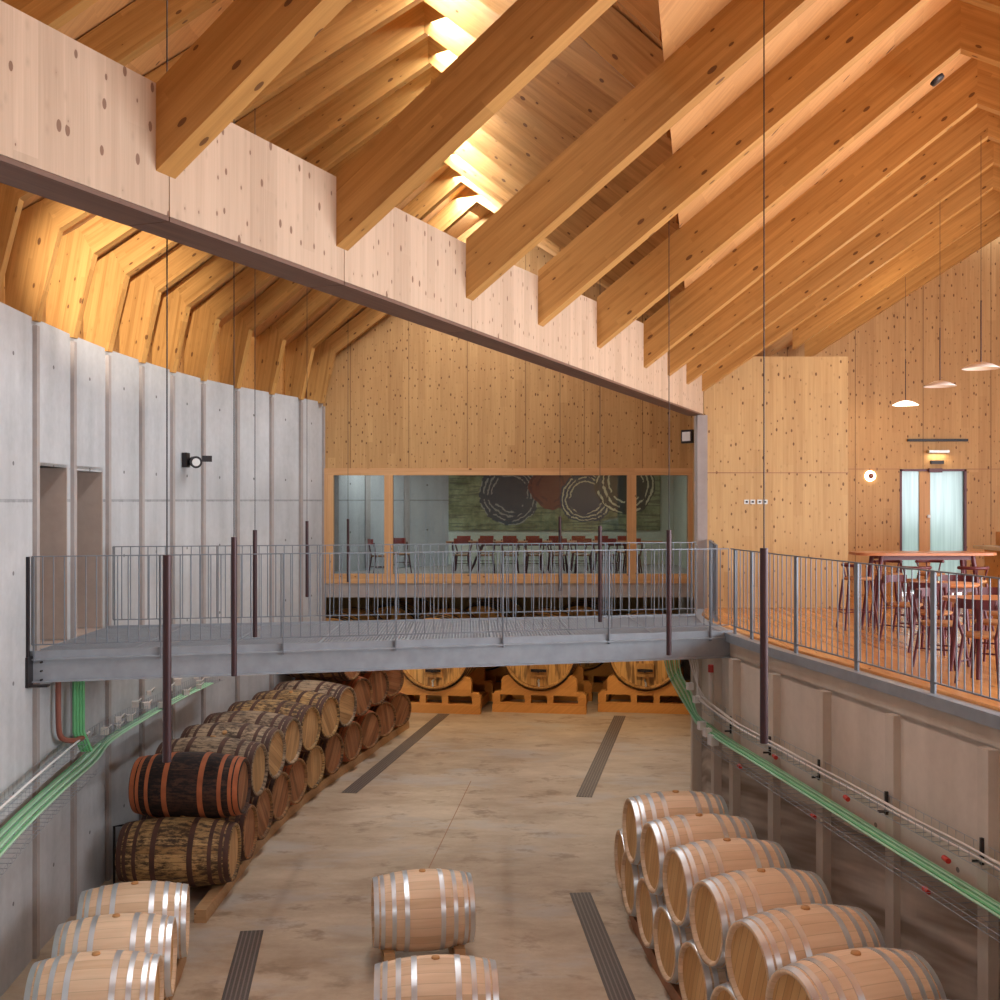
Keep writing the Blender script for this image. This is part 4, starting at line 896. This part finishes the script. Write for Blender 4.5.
# ---------------------------------------------------------------- terrace furniture
def leg(a, b, r0, r1, mb_): mb_.tube([a, b], r0, 8, r1)
def high_stool():
    rt = empty('bar_stool', Matrix.Identity(4)); m_ = MB(); m_.lathe([(0.66, 0.001), (0.66, 0.17), (0.68, 0.19), (0.70, 0.185), (0.695, 0.001)], 24, 'Z'); m_.build('seat', M['seat'], rt, raw=True)
    for sx in (-1, 1):
        for sy in (-1, 1): b_ = MB(); b_.tube([(sx*0.22, sy*0.2, 0), (sx*0.15, sy*0.13, 0.66)], 0.014, 8, 0.019); b_.build('leg', M['maroon'], rt, raw=True)
    b_ = MB()
    for sy in (-1, 1): b_.tube([(-0.2, sy*0.18, 0.24), (0.2, sy*0.18, 0.24)], 0.011, 6)
    for sx in (-1, 1): b_.tube([(sx*0.2, -0.18, 0.22), (sx*0.2, 0.18, 0.22)], 0.011, 6)
    b_.build('footrest', M['maroon'], rt, raw=True)
    b_ = MB(); pts = [(-0.19*math.cos(a)-0.0, 0.2*math.sin(a), 0.86) for a in [R(-75+15*k) for k in range(11)]]; b_.tube(pts, 0.022, 8)
    for a in (-60, 0, 60): b_.tube([(-0.15*math.cos(R(a)), 0.15*math.sin(R(a)), 0.68), (-0.19*math.cos(R(a)), 0.2*math.sin(R(a)), 0.86)], 0.012, 8)
    b_.build('backrest', M['maroon'], rt, raw=True); return rt
def chair():
    rt = empty('dining_chair', Matrix.Identity(4)); m_ = MB(); m_.lathe([(0.435, 0.001), (0.435, 0.19), (0.455, 0.215), (0.47, 0.21), (0.462, 0.001)], 26, 'Z'); m_.build('seat', M['seat'], rt, raw=True)
    for sx in (-1, 1):
        for sy in (-1, 1):
            b_ = MB(); b_.tube([(sx*0.22, sy*0.2, 0), (sx*0.16, sy*0.15, 0.44)] + ([(-0.19, sy*0.2, 0.62), (-0.21, sy*0.2, 0.76)] if sx < 0 else []), 0.015, 8, 0.019); b_.build('leg', M['maroon'], rt, raw=True)
    b_ = MB()
    for sy in (-1, 1): b_.tube([(-0.2, sy*0.18, 0.2), (0.2, sy*0.18, 0.2)], 0.01, 6)
    b_.tube([(0.2, -0.18, 0.25), (0.2, 0.18, 0.25)], 0.01, 6); b_.build('stretcher', M['maroon'], rt, raw=True)
    b_ = MB(); n = 10; pr = []
    for k in range(n+1): a = R(-62+124*k/n); pr.append((-0.235*math.cos(a)+0.0, 0.25*math.sin(a)))
    for (a, b) in zip(pr, pr[1:]): b_.bar((a[0], a[1], 0.76), (b[0], b[1], 0.76), 0.022, 0.09)
    b_.build('backrest', M['maroon'], rt, raw=True); return rt
def table(nm, rx_, ry_, h_, rnd=True, legs=0.3):
    rt = empty(nm, Matrix.Identity(4)); m_ = MB()
    if rnd: m_.lathe([(h_-0.035, 0.001), (h_-0.035, rx_-0.02), (h_-0.015, rx_), (h_, rx_-0.004), (h_, 0.001)], 40, 'Z')
    else:
        out = []
        for k in range(40):
            a = 2*math.pi*k/40; c, s2 = math.cos(a), math.sin(a); out.append((rx_*math.copysign(abs(c)**0.35, c), ry_*math.copysign(abs(s2)**0.5, s2)))
        m_.poly(out, 0.035, lambda a, b, t_: (a, b, h_-0.018+t_))
    m_.build('tabletop', M['tabletop'], rt, raw=True)
    lx, ly = (rx_*0.72, ry_*0.6)
    for sx in (-1, 1):
        for sy in (-1, 1): b_ = MB(); b_.tube([(sx*lx*1.08, sy*ly*1.1, 0), (sx*lx*0.9, sy*ly*0.85, h_-0.03)], 0.022, 8, 0.034); b_.build('leg', M['maroon'], rt, raw=True)
    b_ = MB()
    for sy in (-1, 1): b_.bar((-lx*0.9, sy*ly*0.85, h_-0.07), (lx*0.9, sy*ly*0.85, h_-0.07), 0.025, 0.06)
    b_.build('apron', M['maroon'], rt, raw=True); return rt
ZD = DECK+H
def mv(o_, x, d, rz, z=ZD): o_.matrix_basis = T(x, d, z, rz); W[o_] = o_.matrix_basis; return o_
ht = table('bar_table', 0.96, 0.35, 1.03, False); mv(ht, 5.76, 15.7, 0.03); tag(ht, 'long high bar table of red-brown wood in front of the door', 'table')
rt1 = table('round_table', 0.38, 0.38, 0.76); mv(rt1, 5.27, 13.6, 0.4); tag(rt1, 'small round red-brown table between the bar table and the nearest table', 'table')
rt2 = table('cafe_table', 0.42, 0.42, 0.76, False); mv(rt2, 4.93, 11.45, 0.1); tag(rt2, 'nearest red-brown table cut by the right edge of the photo', 'table')
st0 = high_stool(); us = False
for x, d, rz, lab in [(4.83, 15.55, 0.0, 'maroon bar stool at the left end of the bar table'), (5.42, 15.05, math.pi/2, 'maroon bar stool on the near side of the bar table, left one'), (6.15, 15.0, math.pi/2, 'maroon bar stool on the near side of the bar table, right one'), (5.55, 16.4, -math.pi/2, 'maroon bar stool on the far side of the bar table, left one'), (6.15, 16.4, -math.pi/2, 'maroon bar stool on the far side of the bar table, right one')]:
    if not us: o = mv(st0, x, d, rz); us = True
    else: o = copy_tree(st0, T(x, d, ZD, rz))
    tag(o, lab, 'stool', 'maroon bar stools')
ch0 = chair(); us = False
for x, d, rz, lab in [(4.95, 13.15, 0.9, 'maroon chair with round seat, left of the small round table'), (4.98, 14.15, -0.9, 'maroon chair behind the small round table on its left'), (5.62, 14.15, -2.2, 'maroon chair behind the small round table on its right'), (5.68, 13.1, 2.3, 'maroon chair right of the small round table'), (4.62, 10.95, 0.85, 'maroon chair with brown round seat nearest the railing at the nearest table'), (4.60, 12.0, -0.7, 'maroon chair behind the nearest table, left side'), (5.25, 10.9, 2.2, 'maroon chair at the right edge beside the nearest table'), (5.22, 12.1, -2.3, 'maroon chair behind the nearest table, right side')]:
    if not us: o = mv(ch0, x, d, rz); us = True
    else: o = copy_tree(ch0, T(x, d, ZD, rz))
    tag(o, lab, 'chair', 'maroon dining chairs on the terrace')
# bar counter at the right edge
bc = empty('bar_counter', T(7.6, 16.8, ZD), 'pale timber bar counter with steel top cut by the right edge', 'counter')
m_ = MB(); m_.box(P(8.55, 17.0, DECK+0.5), (2.4, 0.9, 1.0)); m_.build('body', M['panel_box'], bc, T(7.3, 16.5, ZD))
m_ = MB(); m_.box(P(8.5, 16.95, DECK+1.03), (2.6, 1.1, 0.05)); m_.build('counter_top', M['hoop'], bc)
m_ = MB(); m_.box(P(8.6, 17.2, DECK+1.16), (2.2, 0.4, 0.2)); m_.build('upstand', M['frame'], bc)

# dining room furniture behind the glass
dt = table('dining_table', 2.6, 0.4, 0.75, False); mv(dt, 1.3, 27.6, 0.0); tag(dt, 'long dining table in the room behind the window', 'table')
dc = chair();
b_ = MB(); b_.box((-0.235, 0, 0.78), (0.035, 0.34, 0.14)); 
for ch_ in list(dc.children):
    if ch_.name.startswith('backrest'): bpy.data.objects.remove(ch_)
b_.build('backrest', M['redseat'], dc, raw=True)
for k in range(8):
    for j, (dy, rz) in enumerate(((-0.75, math.pi/2), (0.75, -math.pi/2))):
        Mx = T(-0.9+0.57*k, 27.6+dy, ZD, rz)
        if k == 0 and j == 0: o = dc; o.matrix_basis = Mx
        else: o = copy_tree(dc, Mx)
        tag(o, '%s red-backed chair from the left, %s side of the long dining table' % (ORD[k], 'near' if j == 0 else 'far'), 'chair', 'red-backed chairs at the long dining table')
for k, (x, d) in enumerate([(-2.75, 26.4), (-2.35, 27.3)]):
    o = copy_tree(dc, T(x, d, ZD, 0.4+k)); tag(o, 'dark chair behind the narrow left window pane, ' + ('front one' if k == 0 else 'rear one'), 'chair', 'chairs behind the left window pane')

# ---------------------------------------------------------------- cables and trays
def smooth_path(pts, n=6):
    out = []; pts = [Vector(p) for p in pts]
    for i in range(len(pts)-1):
        p0, p1, p2, p3 = pts[max(i-1, 0)], pts[i], pts[i+1], pts[min(i+2, len(pts)-1)]
        for k in range(n):
            t_ = k/n; out.append(0.5*((2*p1)+(-p0+p2)*t_+(2*p0-5*p1+4*p2-p3)*t_*t_+(-p0+3*p1-3*p2+p3)*t_**3))
    out.append(pts[-1]); return out
def cable(name, path, r, mat, label, cat, group, jit=0.0, n=6):
    p = smooth_path(path, n)
    if jit:
        ph = random.uniform(0, 6); p = [v+Vector((0, 0, jit*math.sin(ph+i*0.7))) for i, v in enumerate(p)]
    m_ = MB(); m_.tube(p, r, 6); o_ = m_.build(name, mat, None, Matrix.Translation(p[0])); tag(o_, label, cat, group)
def along_right(z_of, off, ds): return [P(interp(EDGE, d)[0]-off, d, z_of(d)) for d in ds]
DS = [6.0, 7.5, 9.3, 10.6, 12.05, 13.4, 14.6, 15.6]
zg = lambda d: interp([(-3.26, 6), (-3.22, 9.3), (-3.18, 11), (-3.08, 13.4), (-3.06, 15), (-3.08, 17)], d)[0]
greens = ['pale', 'mid', 'pale', 'mid', 'pale', 'mid', 'pale']
for i, g in enumerate(greens):
    off = 0.12+0.027*i; dz = 0.006*(i % 3); c0 = -0.03*(i-3)
    path = along_right(lambda d: zg(d)+dz, off, DS) + [P(2.80+c0*0.5-0.08, 16.1, -3.0+dz), P(2.62+c0, 16.25, -2.75+dz*0.3), P(2.47+c0, 16.3, -2.45), P(2.43+c0*1.2, 16.3, -2.15), P(2.46+c0*1.2, 16.3, -1.86)]
    cable('cable', path, 0.0125, M['green_pale'] if g == 'pale' else M['green'], 'green cable on the right wall, rising below the bridge, %s from the wall' % ORD[i], 'cable', 'green cables on the right wall')
for i in range(4):
    off = 0.16+0.04*i; zw = lambda d: interp([(-2.92, 6), (-2.88, 9.3), (-2.86, 11), (-2.80, 13.4), (-2.76, 15), (-2.7, 16)], d)[0]+0.02*(i % 2)
    path = along_right(zw, off, DS) + [P(2.80-0.02*i, 16.0, -2.68), P(2.72+0.03*i, 16.3, -2.4), P(2.66+0.04*i, 16.35, -2.1), P(2.70+0.05*i, 16.35, -1.88)]
    cable('pipe', path, 0.011, M['white_pipe'], 'off-white cable on the upper tray of the right wall, %s from the wall' % ORD[i], 'cable', 'off-white cables on the right wall', 0.006)
def tray(path, w_, dirv, mat, label, wire=0.1, up=0.05):
    """wire basket tray following the path; dirv(p) -> outward unit vector"""
    p = smooth_path(path, 5); m_ = MB()
    for k, (o1, o2) in enumerate(((0, 0), (w_*0.5, 0), (w_, 0), (0, up), (w_, up))):
        m_.tube([v+dirv*o1+Vector((0, 0, o2)) for v in p], 0.0035, 4)
    dist = 0; last = p[0]
    for a, b in zip(p, p[1:]):
        L = (b-a).length; n = max(1, int(L/wire))
        for k in range(n):
            q = a.lerp(b, k/n); m_.tube([q+Vector((0, 0, up)), q, q+dirv*w_, q+dirv*w_+Vector((0, 0, up))], 0.0028, 4)
    o_ = m_.build('cable_tray', mat, None, Matrix.Translation(p[0])); tag(o_, label, 'cable tray', 'wire cable trays')
tray(along_right(lambda d: zg(d)-0.14, 0.08, DS), 0.28, Vector((-1, -0.15, 0)), M['steel'], 'wire tray carrying the green cables along the right wall')
tray(along_right(lambda d: interp([(-2.96, 6), (-2.92, 9.3), (-2.90, 11), (-2.84, 13.4), (-2.80, 16)], d)[0], 0.08, DS), 0.22, Vector((-1, -0.15, 0)), M['steel'], 'upper wire tray with pale cables along the right wall', 0.12, 0.09)
# tray brackets on the right
for i, d in enumerate([8.2, 9.45, 10.95, 12.3, 13.5, 14.75]):
    m_ = MB(); x = interp(EDGE, d)[0]; m_.box(P(x-0.1, d-0.02, -2.88), (0.03, 0.03, 0.22)); m_.box(P(x-0.13, d-0.02, -2.96), (0.1, 0.02, 0.02))
    o = m_.build('tray_bracket', M['black'], None, T(x-0.13, d, -3.1+H)); tag(o, 'dark bracket holding the right-hand cable trays, %s from the camera' % ORD[i], 'bracket', 'tray brackets on the right wall')
for i, (d, z) in enumerate([(9.6, -3.0), (11.3, -2.93), (12.9, -2.88), (9.9, -3.36), (12.0, -3.3), (13.9, -3.22)]):
    m_ = MB(); x = interp(EDGE, d)[0]; m_.tube([P(x-0.3, d-0.05, z), P(x-0.3, d+0.05, z)], 0.024, 8); o = m_.build('cap', M['red'], None, T(x-0.3, d, z+H))
    tag(o, 'small red end cap on the %s tray of the right wall, %s from the front' % ('upper' if i < 3 else 'lower', ORD[i % 3]), 'cap', 'red caps on the trays')
# junction boxes near the corner
for i, (x, d, z, s2) in enumerate([(2.80, 15.55, -3.02, 0.09), (2.83, 15.3, -3.06, 0.09), (2.87, 15.1, -3.12, 0.11), (2.70, 15.9, -2.55, 0.08), (2.78, 15.85, -2.72, 0.08)]):
    m_ = MB(); m_.box(P(x-0.1, d-0.15, z), (s2, s2, s2*1.2), 0.3); o = m_.build('junction_box', M['white'], None, T(x-0.1, d-0.15, z+H)); tag(o, 'small white junction box among the cables at the right corner, %s' % ['lowest row left', 'lowest row middle', 'lowest row right', 'topmost', 'second from top'][i], 'junction box', 'white junction boxes at the right corner')
vb = empty('valve', T(2.93, 15.9, -2.5+H), 'white pipe stub with red valve wheel at the right wall corner', 'valve')
m_ = MB(); m_.tube([P(2.86, 15.6, -2.75), P(2.86, 15.6, -2.35)], 0.03, 10); m_.build('stub', M['white_pipe'], vb)
m_ = MB(); m_.tube([P(2.86, 15.57, -2.33), P(2.86, 15.57, -2.23)], 0.045, 12); m_.build('wheel', M['red'], vb)
# left side
def along_left(z_of, off, ds): return [P(interp(WL, d)[0]+off, d, z_of(d)) for d in ds]
DL = [9.2, 10.5, 11.9, 13.2, 14.4]
for i in range(8):
    dz = 0.008*(i % 3)
    path = along_left(lambda d: interp([(-3.5, 9), (-3.38, 12), (-3.26, 14.6), (-3.2, 20)], d)[0]+dz, 0.12+0.034*i, DL) + along_left(lambda d: interp([(-3.2, 14.6), (-3.1, 20)], d)[0]+dz*0.5, 0.16+0.02*i, [15.2, 16.5, 18.0, 19.5])
    cable('cable', path, 0.0135, M['green_pale'] if i % 3 else M['green'], 'green cable of the bundle along the left wall, %s from the wall' % ORD[i], 'cable', 'green cables on the left wall')
for i in range(3):
    path = along_left(lambda d: interp([(-3.15, 9), (-3.1, 12), (-2.97, 14.6)], d)[0]+0.025*i, 0.18+0.03*i, [9.2, 10.5, 11.9, 13.2, 14.5])
    cable('pipe', path, 0.013, M['white'], 'white cable above the green bundle on the left wall, %s from the bottom' % ORD[i], 'cable', 'white cables on the left wall')
ol = Vector((1, 0, 0))
tray(along_left(lambda d: interp([(-3.7, 9), (-3.55, 12), (-3.4, 14.6)], d)[0], 0.08, [9.2, 10.5, 11.9, 13.2, 14.5]), 0.3, ol, M['steel'], 'lower wire tray carrying the green cables along the left wall')
tray(along_left(lambda d: interp([(-3.2, 9), (-3.14, 12), (-3.0, 14.6)], d)[0], 0.08, [9.2, 10.5, 11.9, 13.2, 14.5]), 0.22, ol, M['steel'], 'upper wire tray carrying white cables along the left wall', 0.12, 0.09)
tray(along_left(lambda d: -3.12, 0.08, [14.8, 16.2, 17.6, 19.0, 20.0]), 0.22, ol, M['steel'], 'farther wire tray along the left wall beyond the conduit', 0.08, 0.14)
for i in range(16):
    d = 15.3+i*0.28; m_ = MB(); x = interp(WL, d)[0]+random.uniform(0.15, 0.34); z = -3.02+random.uniform(-0.14, 0.14)+(0.006*i); s2 = random.uniform(0.06, 0.1)
    m_.box(P(x, d, z), (s2, s2, s2), random.uniform(0, 1)); m_.tube([P(x, d, z), P(x+0.05, d+0.12, z+0.06), P(x-0.02, d+0.25, z-0.02)], 0.01, 5)
    o = m_.build('pipe_fitting', M['white_pipe'], None, T(x, d, z+H)); tag(o, 'grey-white pipe fitting on the far left tray, %s from the front' % (ORD[i] if i < 14 else ['fifteenth', 'sixteenth'][i-14]), 'pipe fitting', 'pipe fittings on the left tray')
cu = empty('conduit', T(-5.3, 13.9, -2.3+H), 'red-brown U-shaped conduit with a green strip on the left wall under the bridge', 'conduit')
m_ = MB(); m_.tube(smooth_path([P(-5.28, 13.75, -2.05), P(-5.28, 13.75, -2.6), P(-5.27, 13.8, -2.84), P(-5.2, 14.0, -2.93), P(-5.15, 14.3, -2.94)]), 0.035, 8); m_.build('pipe', M['copper'], cu)
m_ = MB()
for k in range(4): m_.tube([P(-5.24+0.03*k, 14.15+0.02*k, -2.05), P(-5.24+0.03*k, 14.15+0.02*k, -2.86), P(-5.2+0.04*k, 14.3, -3.12)], 0.022, 6)
m_.build('green_strip', M['green'], cu)
# pipe stub by the old barrels
m_ = MB(); m_.tube([P(-5.2, 15.5, 0.01-H), P(-5.2, 15.5, -4.4), P(-5.05, 15.5, -4.38)], 0.018, 8); o = m_.build('floor_pipe', M['black'], None, T(-5.2, 15.5, 0)); tag(o, 'thin dark standpipe rising by the left wall behind the tan barrel', 'pipe')
